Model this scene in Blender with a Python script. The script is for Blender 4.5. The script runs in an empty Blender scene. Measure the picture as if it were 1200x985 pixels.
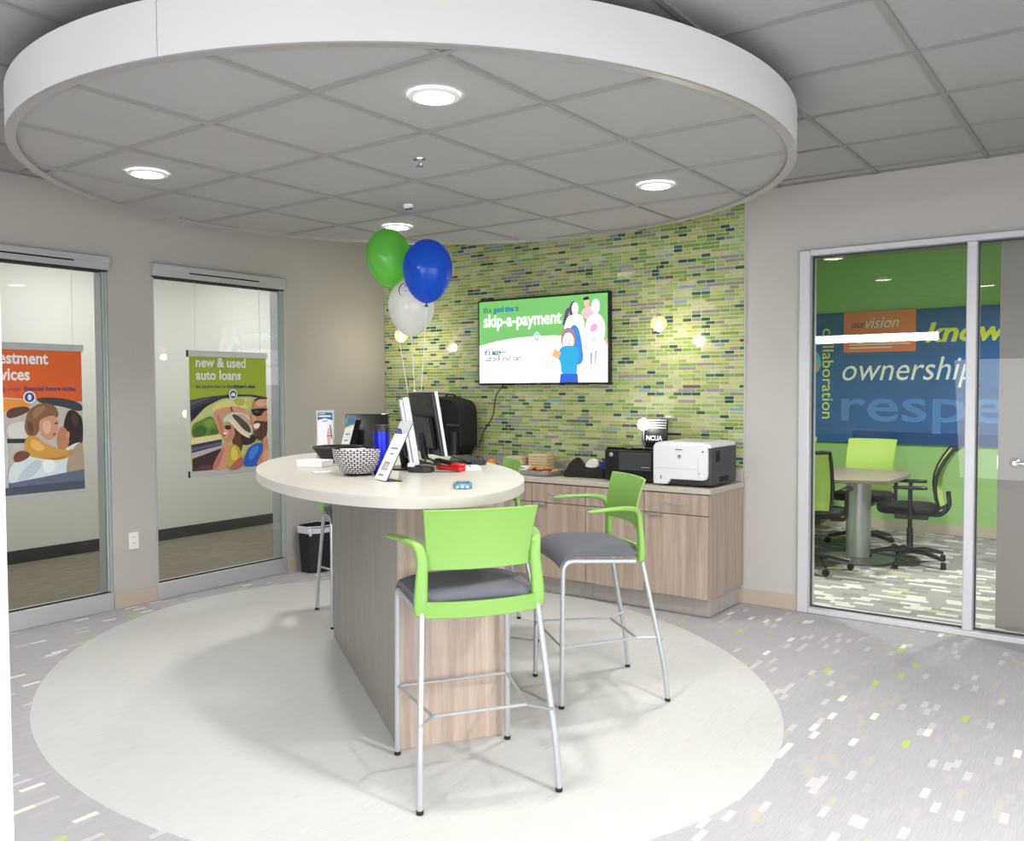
import bpy, bmesh, math, random
from mathutils import Vector, Matrix

# ------------------------------------------------------------------ camera, world, big lights, exposure
S = bpy.context.scene
COL = S.collection
R_ = math.radians
cam_d = bpy.data.cameras.new('camera'); cam = bpy.data.objects.new('camera', cam_d); COL.objects.link(cam)
cam_d.sensor_width = 36.0; cam_d.sensor_fit = 'HORIZONTAL'; cam_d.lens = 1017.75 / 1200 * 36
cam_d.clip_start = 0.05
_yaw, _pit, _rol = -0.629265955, -0.0368617871, -0.00431776094
_F = Vector((math.sin(_yaw) * math.cos(_pit), math.cos(_yaw) * math.cos(_pit), math.sin(_pit)))
_R0 = Vector((math.cos(_yaw), -math.sin(_yaw), 0)); _U0 = _R0.cross(_F)
_R = math.cos(_rol) * _R0 + math.sin(_rol) * _U0
_U = -math.sin(_rol) * _R0 + math.cos(_rol) * _U0
M = Matrix((( _R.x, _U.x, -_F.x, 5.603), (_R.y, _U.y, -_F.y, -5.767), (_R.z, _U.z, -_F.z, 1.49), (0, 0, 0, 1)))
cam.matrix_world = M
S.camera = cam

S.view_settings.view_transform = 'Standard'
S.view_settings.look = 'None'
S.view_settings.gamma = 1.0
S.view_settings.use_curve_mapping = False
S.view_settings.exposure = -0.04
S.cycles.max_bounces = 8
S.cycles.transparent_max_bounces = 12
S.cycles.caustics_reflective = False
S.cycles.caustics_refractive = False
S.cycles.sample_clamp_indirect = 6.0

W = bpy.data.worlds.new('world'); S.world = W; W.use_nodes = True
W.node_tree.nodes['Background'].inputs[0].default_value = (0.85, 0.92, 1.0, 1)
W.node_tree.nodes['Background'].inputs[1].default_value = 0.6

def area(name, loc, size, power, target=None, color=(1, 1, 1), shape='RECTANGLE', parent=None, spread=None, rot=None):
    d = bpy.data.lights.new(name, 'AREA'); d.shape = shape; d.size = size[0]
    if shape in ('RECTANGLE', 'ELLIPSE'): d.size_y = size[1]
    d.energy = power; d.color = color
    if spread: d.spread = spread
    o = bpy.data.objects.new(name, d); COL.objects.link(o); o.location = loc
    if target is not None:
        o.rotation_euler = (Vector(target) - Vector(loc)).to_track_quat('-Z', 'Y').to_euler()
    if rot: o.rotation_euler = rot
    if parent: o.parent = parent
    return o

DAY = (0.97, 0.985, 1.0)
# daylight through the shop front behind the camera (windows in wall_rear and wall_right)
area('daylight_rear', (4.95, -8.45, 1.0), (3.3, 1.8), 55, target=(4.0, -2.6, 0.0), color=DAY, spread=R_(125))
area('daylight_right', (7.05, -4.4, 1.05), (4.6, 1.8), 62, target=(3.6, -3.4, 0.0), color=DAY, spread=R_(125))

# ------------------------------------------------------------------ helpers
def lin(c):
    c = [x / 255.0 for x in c[:3]]
    return tuple([(x / 12.92 if x <= 0.04045 else ((x + 0.055) / 1.055) ** 2.4) for x in c]) + (1.0,)

MATS = {}
def pbr(name, rgb, rough=0.5, metal=0.0, spec=0.5, noise=0.0, nscale=30.0, stretch=(1, 1, 1), bump=0.0, coat=0.0, emit=0.0, attr=False, trans=0.0):
    m = bpy.data.materials.new(name); m.use_nodes = True
    nt = m.node_tree; b = nt.nodes['Principled BSDF']
    b.inputs['Roughness'].default_value = rough
    b.inputs['Metallic'].default_value = metal
    b.inputs['Specular IOR Level'].default_value = spec
    b.inputs['Coat Weight'].default_value = coat
    b.inputs['Transmission Weight'].default_value = trans
    col = None
    if attr:
        a = nt.nodes.new('ShaderNodeVertexColor'); a.layer_name = 'Col'; col = a.outputs[0]
    tc = nt.nodes.new('ShaderNodeTexCoord'); mp = nt.nodes.new('ShaderNodeMapping')
    mp.inputs['Scale'].default_value = stretch
    nt.links.new(tc.outputs['Object'], mp.inputs['Vector'])
    nz = nt.nodes.new('ShaderNodeTexNoise'); nz.inputs['Scale'].default_value = nscale; nz.inputs['Detail'].default_value = 3
    nt.links.new(mp.outputs[0], nz.inputs['Vector'])
    mix = nt.nodes.new('ShaderNodeMix'); mix.data_type = 'RGBA'; mix.blend_type = 'MULTIPLY'
    mix.inputs[0].default_value = 1.0
    if col: nt.links.new(col, mix.inputs[6])
    else: mix.inputs[6].default_value = lin(rgb)
    mr = nt.nodes.new('ShaderNodeMapRange'); mr.inputs[1].default_value = 0.3; mr.inputs[2].default_value = 0.7
    mr.inputs[3].default_value = 1 - noise; mr.inputs[4].default_value = 1 + noise * 0.6
    nt.links.new(nz.outputs['Fac'], mr.inputs[0]); nt.links.new(mr.outputs[0], mix.inputs[7])
    nt.links.new(mix.outputs[2], b.inputs['Base Color'])
    if bump:
        bp = nt.nodes.new('ShaderNodeBump'); bp.inputs['Strength'].default_value = bump; bp.inputs['Distance'].default_value = 0.002
        nt.links.new(nz.outputs['Fac'], bp.inputs['Height']); nt.links.new(bp.outputs[0], b.inputs['Normal'])
    if emit:
        if attr: nt.links.new(col, b.inputs['Emission Color'])
        else: b.inputs['Emission Color'].default_value = lin(rgb)
        b.inputs['Emission Strength'].default_value = emit
    MATS[name] = m
    return m

def wood(name, c1, c2, scale=1.0, rough=0.45):
    m = bpy.data.materials.new(name); m.use_nodes = True; nt = m.node_tree; b = nt.nodes['Principled BSDF']
    tc = nt.nodes.new('ShaderNodeTexCoord'); mp = nt.nodes.new('ShaderNodeMapping'); mp.inputs['Scale'].default_value = (22 * scale, 22 * scale, 1.1 * scale)
    nt.links.new(tc.outputs['Object'], mp.inputs['Vector'])
    n1 = nt.nodes.new('ShaderNodeTexNoise'); n1.inputs['Scale'].default_value = 1.0; n1.inputs['Detail'].default_value = 6; n1.inputs['Roughness'].default_value = 0.65
    nt.links.new(mp.outputs[0], n1.inputs['Vector'])
    cr = nt.nodes.new('ShaderNodeValToRGB'); cr.color_ramp.elements[0].position = 0.32; cr.color_ramp.elements[1].position = 0.68
    cr.color_ramp.elements[0].color = lin(c1); cr.color_ramp.elements[1].color = lin(c2)
    nt.links.new(n1.outputs['Fac'], cr.inputs[0]); nt.links.new(cr.outputs[0], b.inputs['Base Color'])
    b.inputs['Roughness'].default_value = rough
    MATS[name] = m; return m

def carpet(name, base, base2, dashes, cw, cl, swap=False, rib=260.0):
    """dashes: list of (threshold from, colour) on a white noise value per cell, cells cw wide and cl long along Y (X when swap)."""
    m = bpy.data.materials.new(name); m.use_nodes = True; nt = m.node_tree; b = nt.nodes['Principled BSDF']
    b.inputs['Roughness'].default_value = 0.95; b.inputs['Specular IOR Level'].default_value = 0.15
    L = nt.links.new
    tc = nt.nodes.new('ShaderNodeTexCoord'); sp = nt.nodes.new('ShaderNodeSeparateXYZ'); L(tc.outputs['Object'], sp.inputs[0])
    A, B = (sp.outputs[1], sp.outputs[0]) if swap else (sp.outputs[0], sp.outputs[1])
    def math_(op, a, v=None, c=None):
        n = nt.nodes.new('ShaderNodeMath'); n.operation = op
        if hasattr(a, 'links'): L(a, n.inputs[0])
        else: n.inputs[0].default_value = a
        if v is not None:
            if hasattr(v, 'links'): L(v, n.inputs[1])
            else: n.inputs[1].default_value = v
        if c is not None: n.inputs[2].default_value = c
        return n.outputs[0]
    ai = math_('FLOOR', math_('DIVIDE', A, cw))
    w1 = nt.nodes.new('ShaderNodeTexWhiteNoise'); w1.noise_dimensions = '1D'; L(ai, w1.inputs['W'])
    bi = math_('FLOOR', math_('ADD', math_('DIVIDE', B, cl), math_('MULTIPLY', w1.outputs[0], 9.0)))
    cb = nt.nodes.new('ShaderNodeCombineXYZ'); L(ai, cb.inputs[0]); L(bi, cb.inputs[1])
    w2 = nt.nodes.new('ShaderNodeTexWhiteNoise'); w2.noise_dimensions = '2D'; L(cb.outputs[0], w2.inputs['Vector'])
    # fine yarn ribs
    cc = nt.nodes.new('ShaderNodeCombineXYZ')
    L(math_('MULTIPLY', A, rib), cc.inputs[0]); L(math_('MULTIPLY', B, 9.0), cc.inputs[1])
    nz = nt.nodes.new('ShaderNodeTexNoise'); nz.inputs['Scale'].default_value = 1.0; nz.inputs['Detail'].default_value = 2; L(cc.outputs[0], nz.inputs['Vector'])
    mx = nt.nodes.new('ShaderNodeMix'); mx.data_type = 'RGBA'; L(nz.outputs['Fac'], mx.inputs[0])
    mx.inputs[6].default_value = lin(base); mx.inputs[7].default_value = lin(base2)
    cur = mx.outputs[2]
    for lo, hi, colr, f in dashes:
        g = math_('MULTIPLY', math_('GREATER_THAN', w2.outputs[0], lo), math_('LESS_THAN', w2.outputs[0], hi))
        g = math_('MULTIPLY', g, f)
        mm = nt.nodes.new('ShaderNodeMix'); mm.data_type = 'RGBA'; L(g, mm.inputs[0]); L(cur, mm.inputs[6]); mm.inputs[7].default_value = lin(colr)
        cur = mm.outputs[2]
    L(cur, b.inputs['Base Color'])
    bp = nt.nodes.new('ShaderNodeBump'); bp.inputs['Strength'].default_value = 0.4; bp.inputs['Distance'].default_value = 0.003
    L(nz.outputs['Fac'], bp.inputs['Height']); L(bp.outputs[0], b.inputs['Normal'])
    MATS[name] = m; return m

def glass(name, tint=(0.93, 0.97, 0.95, 1), refl=1.0):
    m = bpy.data.materials.new(name); m.use_nodes = True; nt = m.node_tree; nt.nodes.clear()
    o = nt.nodes.new('ShaderNodeOutputMaterial'); t = nt.nodes.new('ShaderNodeBsdfTransparent'); g = nt.nodes.new('ShaderNodeBsdfGlossy')
    t.inputs[0].default_value = tint; g.inputs['Roughness'].default_value = 0.0
    f = nt.nodes.new('ShaderNodeFresnel'); f.inputs[0].default_value = 1.5
    mu = nt.nodes.new('ShaderNodeMath'); mu.operation = 'MULTIPLY'; mu.inputs[1].default_value = refl
    mx = nt.nodes.new('ShaderNodeMixShader')
    nt.links.new(f.outputs[0], mu.inputs[0]); nt.links.new(mu.outputs[0], mx.inputs[0])
    nt.links.new(t.outputs[0], mx.inputs[1]); nt.links.new(g.outputs[0], mx.inputs[2]); nt.links.new(mx.outputs[0], o.inputs[0])
    MATS[name] = m; return m

def latex(name, rgb, clear=0.3):
    m = bpy.data.materials.new(name); m.use_nodes = True; nt = m.node_tree; nt.nodes.clear(); L = nt.links.new
    o = nt.nodes.new('ShaderNodeOutputMaterial'); c = lin(rgb)
    t = nt.nodes.new('ShaderNodeBsdfTransparent'); t.inputs[0].default_value = tuple(min(1, x * 1.1 + 0.05) for x in c[:3]) + (1,)
    p = nt.nodes.new('ShaderNodeBsdfPrincipled'); p.inputs['Base Color'].default_value = c; p.inputs['Roughness'].default_value = 0.18
    p.inputs['Coat Weight'].default_value = 0.6; p.inputs['Coat Roughness'].default_value = 0.03
    tl = nt.nodes.new('ShaderNodeBsdfTranslucent'); tl.inputs[0].default_value = c
    m1 = nt.nodes.new('ShaderNodeMixShader'); m1.inputs[0].default_value = 0.55; L(p.outputs[0], m1.inputs[1]); L(tl.outputs[0], m1.inputs[2])
    m2 = nt.nodes.new('ShaderNodeMixShader'); m2.inputs[0].default_value = clear; L(m1.outputs[0], m2.inputs[1]); L(t.outputs[0], m2.inputs[2])
    L(m2.outputs[0], o.inputs[0]); MATS[name] = m; return m

def emis(name, rgb, s):
    m = bpy.data.materials.new(name); m.use_nodes = True; nt = m.node_tree; nt.nodes.clear()
    o = nt.nodes.new('ShaderNodeOutputMaterial'); e = nt.nodes.new('ShaderNodeEmission'); e.inputs[0].default_value = lin(rgb); e.inputs[1].default_value = s
    nt.links.new(e.outputs[0], o.inputs[0]); MATS[name] = m; return m

class MB:
    def __init__(s): s.v = []; s.f = []; s.mi = []; s.c = []
    def add(s, vs, fs, mi=0, col=None):
        n = len(s.v); s.v += [tuple(v) for v in vs]
        for f in fs: s.f.append([i + n for i in f]); s.mi.append(mi); s.c.append(col)
        return s
    def box(s, x0, x1, y0, y1, z0, z1, mi=0, col=None, mat=None):
        vs = [Vector(p) for p in ((x0, y0, z0), (x1, y0, z0), (x1, y1, z0), (x0, y1, z0), (x0, y0, z1), (x1, y0, z1), (x1, y1, z1), (x0, y1, z1))]
        if mat is not None: vs = [mat @ v for v in vs]
        return s.add(vs, [(0, 3, 2, 1), (4, 5, 6, 7), (0, 1, 5, 4), (1, 2, 6, 5), (2, 3, 7, 6), (3, 0, 4, 7)], mi, col)
    def prism(s, pts, z0, z1, mi=0, col=None, mat=None):
        n = len(pts); vs = [Vector((p[0], p[1], z0)) for p in pts] + [Vector((p[0], p[1], z1)) for p in pts]
        if mat is not None: vs = [mat @ v for v in vs]
        fs = [list(range(n))[::-1], [i + n for i in range(n)]] + [(i, (i + 1) % n, (i + 1) % n + n, i + n) for i in range(n)]
        return s.add(vs, fs, mi, col)
    def lathe(s, prof, seg=24, mi=0, loc=(0, 0, 0), mat=None, col=None):
        vs = []; fs = []
        n = len(prof)
        for r, z in prof:
            for k in range(seg):
                a = 2 * math.pi * k / seg
                v = Vector((r * math.cos(a), r * math.sin(a), z))
                v = (mat @ v) if mat is not None else v
                vs.append(v + Vector(loc))
        for i in range(n - 1):
            for k in range(seg):
                k2 = (k + 1) % seg
                fs.append((i * seg + k, i * seg + k2, (i + 1) * seg + k2, (i + 1) * seg + k))
        if prof[0][0] > 1e-5: fs.append(tuple(range(seg))[::-1])
        if prof[-1][0] > 1e-5: fs.append(tuple((n - 1) * seg + k for k in range(seg)))
        return s.add(vs, fs, mi, col)
    def tube(s, pts, r, seg=8, mi=0, closed=False, flat=None, col=None):
        """sweep; r number or list; flat=(list of (half width, half height), up vector) gives an elliptic section"""
        P = [Vector(p) for p in pts]; n = len(P)
        rr = r if isinstance(r, (list, tuple)) else [r] * n
        vs = []; fs = []; up = None
        for i in range(n):
            if closed: t = P[(i + 1) % n] - P[i - 1]
            else: t = P[min(i + 1, n - 1)] - P[max(i - 1, 0)]
            t.normalize()
            if flat: up0 = Vector((0, 0, 1)) if flat[1] == 'X' else Vector(flat[1])
            else: up0 = up if up is not None else (Vector((0, 0, 1)) if abs(t.z) < 0.9 else Vector((0, 1, 0)))
            a = Vector((1, 0, 0)) if (flat and flat[1] == 'X') else t.cross(up0)
            if a.length < 1e-6: a = t.cross(Vector((1, 0.1, 0)))
            a.normalize(); b = a.cross(t).normalized(); up = b
            for k in range(seg):
                th = 2 * math.pi * (k + 0.5) / seg
                if flat:
                    w, h = flat[0][i]; cx, cy = math.cos(th), math.sin(th)
                    q = 4.0; sc = (abs(cx) ** q + abs(cy) ** q) ** (-1 / q)
                    vs.append(P[i] + a * (w * cx * sc) + b * (h * cy * sc))
                else: vs.append(P[i] + a * (rr[i] * math.cos(th)) + b * (rr[i] * math.sin(th)))
        m = n if closed else n - 1
        for i in range(m):
            j = (i + 1) % n
            for k in range(seg):
                k2 = (k + 1) % seg; fs.append((i * seg + k, i * seg + k2, j * seg + k2, j * seg + k))
        if not closed: fs.append(tuple(range(seg))[::-1]); fs.append(tuple((n - 1) * seg + k for k in range(seg)))
        return s.add(vs, fs, mi, col)
    def sphere(s, c, r, seg=16, rings=10, mi=0, sc=(1, 1, 1), col=None):
        prof = [(max(1e-6, r * math.sin(math.pi * i / rings)), -r * math.cos(math.pi * i / rings)) for i in range(rings + 1)]
        return s.lathe(prof, seg, mi, c, Matrix.Diagonal(sc), col)
    def mesh(s, name, mats, smooth=35):
        me = bpy.data.meshes.new(name); me.from_pydata(s.v, [], s.f); 
        if not isinstance(mats, (list, tuple)): mats = [mats]
        for m in mats: me.materials.append(MATS[m] if isinstance(m, str) else m)
        if len(mats) > 1: me.polygons.foreach_set('material_index', s.mi)
        if any(c is not None for c in s.c):
            at = me.color_attributes.new('Col', 'FLOAT_COLOR', 'CORNER'); data = []
            for f, c in zip(s.f, s.c):
                cc = lin(c or (255, 255, 255))
                for _ in f: data += cc
            at.data.foreach_set('color', data)
        me.update()
        if smooth:
            me.polygons.foreach_set('use_smooth', [True] * len(me.polygons))
            me.set_sharp_from_angle(angle=math.radians(smooth))
        return me
    def build(s, name, mats, parent=None, loc=None, rot=None, smooth=35, bevel=0, seg=2, label=None, kind=None):
        me = s.mesh(name, mats, smooth)
        bm = bmesh.new(); bm.from_mesh(me); bmesh.ops.recalc_face_normals(bm, faces=bm.faces); bm.to_mesh(me); bm.free()
        o = bpy.data.objects.new(name, me); COL.objects.link(o)
        if parent: o.parent = parent
        if loc: o.location = loc
        if rot: o.rotation_euler = rot
        if bevel:
            b = o.modifiers.new('bevel', 'BEVEL'); b.width = bevel; b.segments = seg; b.limit_method = 'ANGLE'; b.angle_limit = R_(40)
            b.harden_normals = False
        if label: o['label'] = label
        if kind: o['kind'] = kind
        return o

def thing(name, label, cat, loc=(0, 0, 0), rz=0, group=None):
    o = bpy.data.objects.new(name, None); COL.objects.link(o); o.empty_display_size = 0.1
    o.location = loc; o.rotation_euler = (0, 0, rz); o['label'] = label; o['category'] = cat
    if group: o['group'] = group
    return o
def tag(o, label, cat, group=None):
    o['label'] = label; o['category'] = cat
    if group: o['group'] = group
    return o
def struct(name, mb=None, mats=None, parent=None, **k):
    if mb is None:
        o = bpy.data.objects.new(name, None); COL.objects.link(o)
    else: o = mb.build(name, mats, parent, **k)
    if parent is None: o['kind'] = 'structure'
    return o
def dup_tree(o, parent=None):
    c = o.copy(); COL.objects.link(c)
    if parent: c.parent = parent
    for ch in [x for x in bpy.data.objects if x.parent == o]: dup_tree(ch, c)
    return c
def chaikin(pts, n=2, closed=True):
    for _ in range(n):
        q = []; m = len(pts); rng = range(m if closed else m - 1)
        if not closed: q.append(pts[0])
        for i in rng:
            a, b = pts[i], pts[(i + 1) % m]
            q.append((a[0] * .75 + b[0] * .25, a[1] * .75 + b[1] * .25)); q.append((a[0] * .25 + b[0] * .75, a[1] * .25 + b[1] * .75))
        if not closed: q.append(pts[-1])
        pts = q
    return pts
def ell(cx, cy, rx, ry, n=20, a=0.0):
    ca, sa = math.cos(a), math.sin(a)
    return [(cx + rx * math.cos(t) * ca - ry * math.sin(t) * sa, cy + rx * math.cos(t) * sa + ry * math.sin(t) * ca) for t in [2 * math.pi * i / n for i in range(n)]]
def bent(pts, rad, n=6):
    """polyline with rounded corners"""
    P = [Vector(p) for p in pts]; out = [P[0]]
    for i in range(1, len(P) - 1):
        a = (P[i - 1] - P[i]); b = (P[i + 1] - P[i]); r = min(rad, a.length * .45, b.length * .45)
        p0 = P[i] + a.normalized() * r; p2 = P[i] + b.normalized() * r
        for k in range(n + 1):
            t = k / n; out.append(p0 * (1 - t) ** 2 + P[i] * 2 * t * (1 - t) + p2 * t * t)
    out.append(P[-1]); return out

def frame_mat(org, ux, uy):
    ux = Vector(ux); uy = Vector(uy); n = ux.cross(uy).normalized()
    return Matrix(((ux.x, uy.x, n.x, org[0]), (ux.y, uy.y, n.y, org[1]), (ux.z, uy.z, n.z, org[2]), (0, 0, 0, 1)))
def art(name, mat4, polys, material, parent, step=0.0003):
    """flat print: list of (rgb, points[, smooth]) drawn one over another, one mesh, colours in an attribute"""
    mb = MB()
    for i, p in enumerate(polys):
        pts = p[1]
        if len(p) > 2 and p[2]: pts = chaikin(pts, 2)
        mb.add([mat4 @ Vector((x, y, 0)) + mat4.to_3x3().col[2].normalized() * (step * (i + 1)) for x, y in pts], [list(range(len(pts)))], 0, p[0])
    me = mb.mesh(name, material, smooth=0)
    o = bpy.data.objects.new(name, me); COL.objects.link(o)
    if parent: o.parent = parent
    return o
_dg = None
def text(body, mat4, x, y, size, material, parent, xs=1.0, bold=0.0, shear=0.0, width=None, off=0.004, name='lettering', align='LEFT', rot=0.0):
    cu = bpy.data.curves.new('t', 'FONT'); cu.body = body; cu.size = size; cu.offset = bold * size; cu.shear = shear; cu.align_x = align
    cu.extrude = 0.0003; cu.resolution_u = 3
    t = bpy.data.objects.new('t', cu); COL.objects.link(t)
    dg = bpy.context.evaluated_depsgraph_get(); me = bpy.data.meshes.new_from_object(t.evaluated_get(dg))
    COL.objects.unlink(t); bpy.data.objects.remove(t)
    if width:
        xsx = [v.co.x for v in me.vertices]; w = max(xsx) - min(xsx); xs = width / w; x0 = min(xsx)
        for v in me.vertices: v.co.x = (v.co.x - (x0 if align == 'LEFT' else 0))
    me.transform(Matrix.Diagonal((xs, 1, 1, 1)))
    me.transform(Matrix.Rotation(rot, 4, 'Z'))
    me.transform(Matrix.Translation((x, y, off)))
    me.transform(mat4)
    me.materials.append(MATS[material]); me.name = name
    o = bpy.data.objects.new(name, me); COL.objects.link(o)
    if parent: o.parent = parent
    return o

# ------------------------------------------------------------------ materials
pbr('wall_paint', (184, 179, 173), 0.75, noise=0.02, nscale=60)
pbr('wall_paint_light', (196, 193, 189), 0.75, noise=0.02, nscale=60)
pbr('trim_white', (235, 234, 232), 0.5)
pbr('baseboard_tan', (190, 176, 162), 0.5)
pbr('baseboard_dark', (58, 58, 60), 0.5)
pbr('ceiling_tile', (170, 169, 168), 0.9, noise=0.05, nscale=120, bump=0.3)
pbr('ceiling_grid', (150, 148, 146), 0.6)
pbr('ring_white', (230, 229, 227), 0.55)
pbr('ring_trim', (176, 172, 170), 0.4, metal=0.3)
pbr('aluminium', (196, 197, 200), 0.35, metal=0.35)
pbr('frame_silver', (214, 215, 219), 0.4, metal=0.2)
pbr('chrome', (215, 215, 215), 0.15, metal=1.0)
pbr('steel_leg', (190, 194, 198), 0.32, metal=0.55)
pbr('black_plastic', (26, 26, 28), 0.4)
pbr('black_matte', (20, 20, 22), 0.8)
pbr('black_gloss', (12, 12, 14), 0.12)
pbr('dark_grey', (62, 64, 70), 0.5)
pbr('slate_grey', (92, 96, 108), 0.5)
pbr('printer_white', (232, 233, 236), 0.4)
pbr('white_paper', (238, 238, 238), 0.7)
pbr('light_grey', (190, 192, 196), 0.4)
pbr('silver_plastic', (196, 198, 202), 0.3, metal=0.4)
pbr('green_shell', (130, 176, 86), 0.42)
pbr('seat_fabric', (96, 98, 108), 0.85, noise=0.08, nscale=300, bump=0.3)
pbr('tabletop', (203, 199, 190), 0.32, noise=0.02, nscale=80)
pbr('tabletop_edge', (196, 191, 182), 0.4)
wood('wood', (158, 140, 127), (190, 172, 158))
wood('wood_grey', (128, 124, 117), (152, 148, 141), 1.8)
wood('wood_dark_kick', (176, 170, 162), (190, 184, 176))
pbr('counter', (194, 186, 174), 0.4, noise=0.04, nscale=60)
pbr('grout', (216, 219, 190), 0.8)
pbr('mosaic_glass', (255, 255, 255), 0.12, spec=0.6, attr=True, noise=0.10, nscale=40)
pbr('print', (255, 255, 255), 0.6, attr=True)
pbr('screen', (0, 0, 0), 0.25, attr=True, emit=1.25)
emis('screen_white', (255, 255, 255), 1.6)
emis('screen_blue', (30, 130, 190), 1.1)
emis('screen_teal', (40, 112, 118), 1.0)
emis('screen_pale', (205, 230, 220), 1.25)
emis('lamp_lens', (255, 252, 246), 24.0)
emis('bulb', (255, 236, 200), 9.0)
emis('window_glow', (240, 246, 255), 40.0)
pbr('ink_white', (236, 236, 232), 0.6)
pbr('ink_blue', (40, 70, 130), 0.6)
pbr('ink_grey', (120, 125, 130), 0.6)
pbr('ink_yellow', (226, 232, 70), 0.6)
pbr('ink_pale_yellow', (216, 226, 120), 0.6)
pbr('ink_pale_blue', (78, 128, 196), 0.6)
pbr('ink_purple', (96, 72, 120), 0.6)
pbr('panel_blue', (44, 92, 158), 0.45, noise=0.10, nscale=1.6)
pbr('panel_orange', (240, 128, 84), 0.5)
pbr('conf_green', (152, 192, 122), 0.7)
pbr('conf_fabric', (166, 192, 98), 0.8, noise=0.05, nscale=200)
pbr('door_taupe', (164, 158, 152), 0.5)
pbr('conf_table', (132, 120, 108), 0.35)
pbr('hall_white', (226, 226, 218), 0.7)
pbr('thermos_blue', (28, 40, 190), 0.25, metal=0.6)
pbr('red_plastic', (214, 34, 40), 0.35)
pbr('phone_teal', (70, 138, 158), 0.3)
pbr('beige_plastic', (214, 204, 160), 0.5)
pbr('navy', (40, 62, 128), 0.6)
pbr('bag_liner', (214, 216, 222), 0.4)
pbr('cookie', (206, 150, 92), 0.85, noise=0.25, nscale=60, bump=0.6)
pbr('orange_fruit', (222, 140, 62), 0.6, noise=0.1, nscale=50)
pbr('tray_metal', (205, 208, 212), 0.25, metal=0.8)
pbr('napkin_tan', (220, 198, 160), 0.8)
pbr('foam_white', (236, 234, 228), 0.8)
pbr('dark_weave', (52, 46, 48), 0.6, noise=0.3, nscale=90)
pbr('weave_silver', (214, 212, 212), 0.45, metal=0.2)
pbr('brass', (196, 164, 96), 0.3, metal=0.9)
glass('clear_glass', (0.985, 0.992, 0.988, 1), 0.5)
glass('clear_plastic', (0.96, 0.97, 0.97, 1), 1.0)
pbr('glass_edge', (168, 196, 186), 0.2)
latex('balloon_green', (146, 222, 112), 0.28)
latex('balloon_blue', (44, 124, 240), 0.26)
latex('globe_glass', (236, 222, 190), 0.55)
latex('balloon_white', (240, 240, 236), 0.12)
D1 = [(0.80, 0.86, (190, 184, 178), 0.5), (0.86, 0.90, (206, 205, 204), 0.7), (0.90, 0.925, (194, 182, 168), 0.7), (0.966, 0.983, (228, 226, 216), 1.0), (0.984, 0.993, (184, 206, 104), 0.9)]
carpet('carpet_main', (160, 158, 162), (192, 190, 194), D1, 0.026, 0.088)
carpet('carpet_inset', (186, 186, 183), (212, 212, 210), [(0.5, 1.0, (206, 206, 203), 0.25)], 0.46, 0.92, rib=190)
carpet('carpet_hall', (108, 100, 88), (140, 132, 118), [(0.7, 1.0, (146, 138, 124), 0.4)], 0.02, 0.1)
carpet('carpet_conf', (138, 136, 134), (154, 152, 149), [(0.0, 0.22, (126, 124, 124), 0.7), (0.70, 0.90, (196, 195, 190), 0.9), (0.90, 0.93, (168, 182, 124), 0.7)], 0.06, 0.13, swap=True)
pbr('outside_white', (240, 240, 240), 0.8)

# ------------------------------------------------------------------ room shell
ZC = 2.83
XR, YR = 7.2, -8.6
XL = -0.03
fl = MB().box(-0.2, XR, YR, 0.12, -0.1, 0.0).build('floor', 'carpet_main', smooth=0); fl['kind'] = 'structure'
# oval inset carpet, flush with the floor
a158 = R_(158)
MB().prism(ell(2.316, -2.323, 2.19, 1.768, 96, a158), -0.02, 0.0022).build('carpet_inset', 'carpet_inset', fl, smooth=0, label='pale grey oval carpet inset')

# left wall: pieces between the two sliding glass doors
wl = MB()
D1Y, D2Y = (-3.95, -2.63), (-2.31, -1.16)
HZ = 2.372
for y0, y1, z0, z1 in ((YR, D1Y[0], 0, ZC), (D1Y[1], D2Y[0], 0, ZC), (D2Y[1], 0.12, 0, ZC), (D1Y[0], D1Y[1], HZ, ZC), (D2Y[0], D2Y[1], HZ, ZC)):
    wl.box(-0.19, XL, y0, y1, z0, z1)
struct('wall_left', wl, 'wall_paint', smooth=0)
# back wall: solid to x=3.757, then glazing with wall over it
wb = MB()
wb.box(XL, 3.757, 0, 0.12, 0, ZC); wb.box(3.757, 6.30, 0, 0.12, 2.382, ZC); wb.box(6.30, XR, 0, 0.12, 0, ZC)
WB = struct('wall_back', wb, 'wall_paint_light', smooth=0)
# right and rear walls (behind the camera), each with a shop-front opening
wr = MB(); wr.box(XR, XR + 0.15, -8.6, -7.0, 0, ZC); wr.box(XR, XR + 0.15, -1.8, 0.12, 0, ZC); wr.box(XR, XR + 0.15, -7.0, -1.8, 0, 0.1); wr.box(XR, XR + 0.15, -7.0, -1.8, 2.5, ZC)
struct('wall_right', wr, 'wall_paint', smooth=0)
wq = MB(); wq.box(-0.19, 0.6, YR - .15, YR, 0, ZC); wq.box(6.6, XR, YR - .15, YR, 0, ZC); wq.box(0.6, 6.6, YR - .15, YR, 0, 0.1); wq.box(0.6, 6.6, YR - .15, YR, 2.62, ZC)
struct('wall_rear', wq, 'wall_paint', smooth=0)
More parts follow.
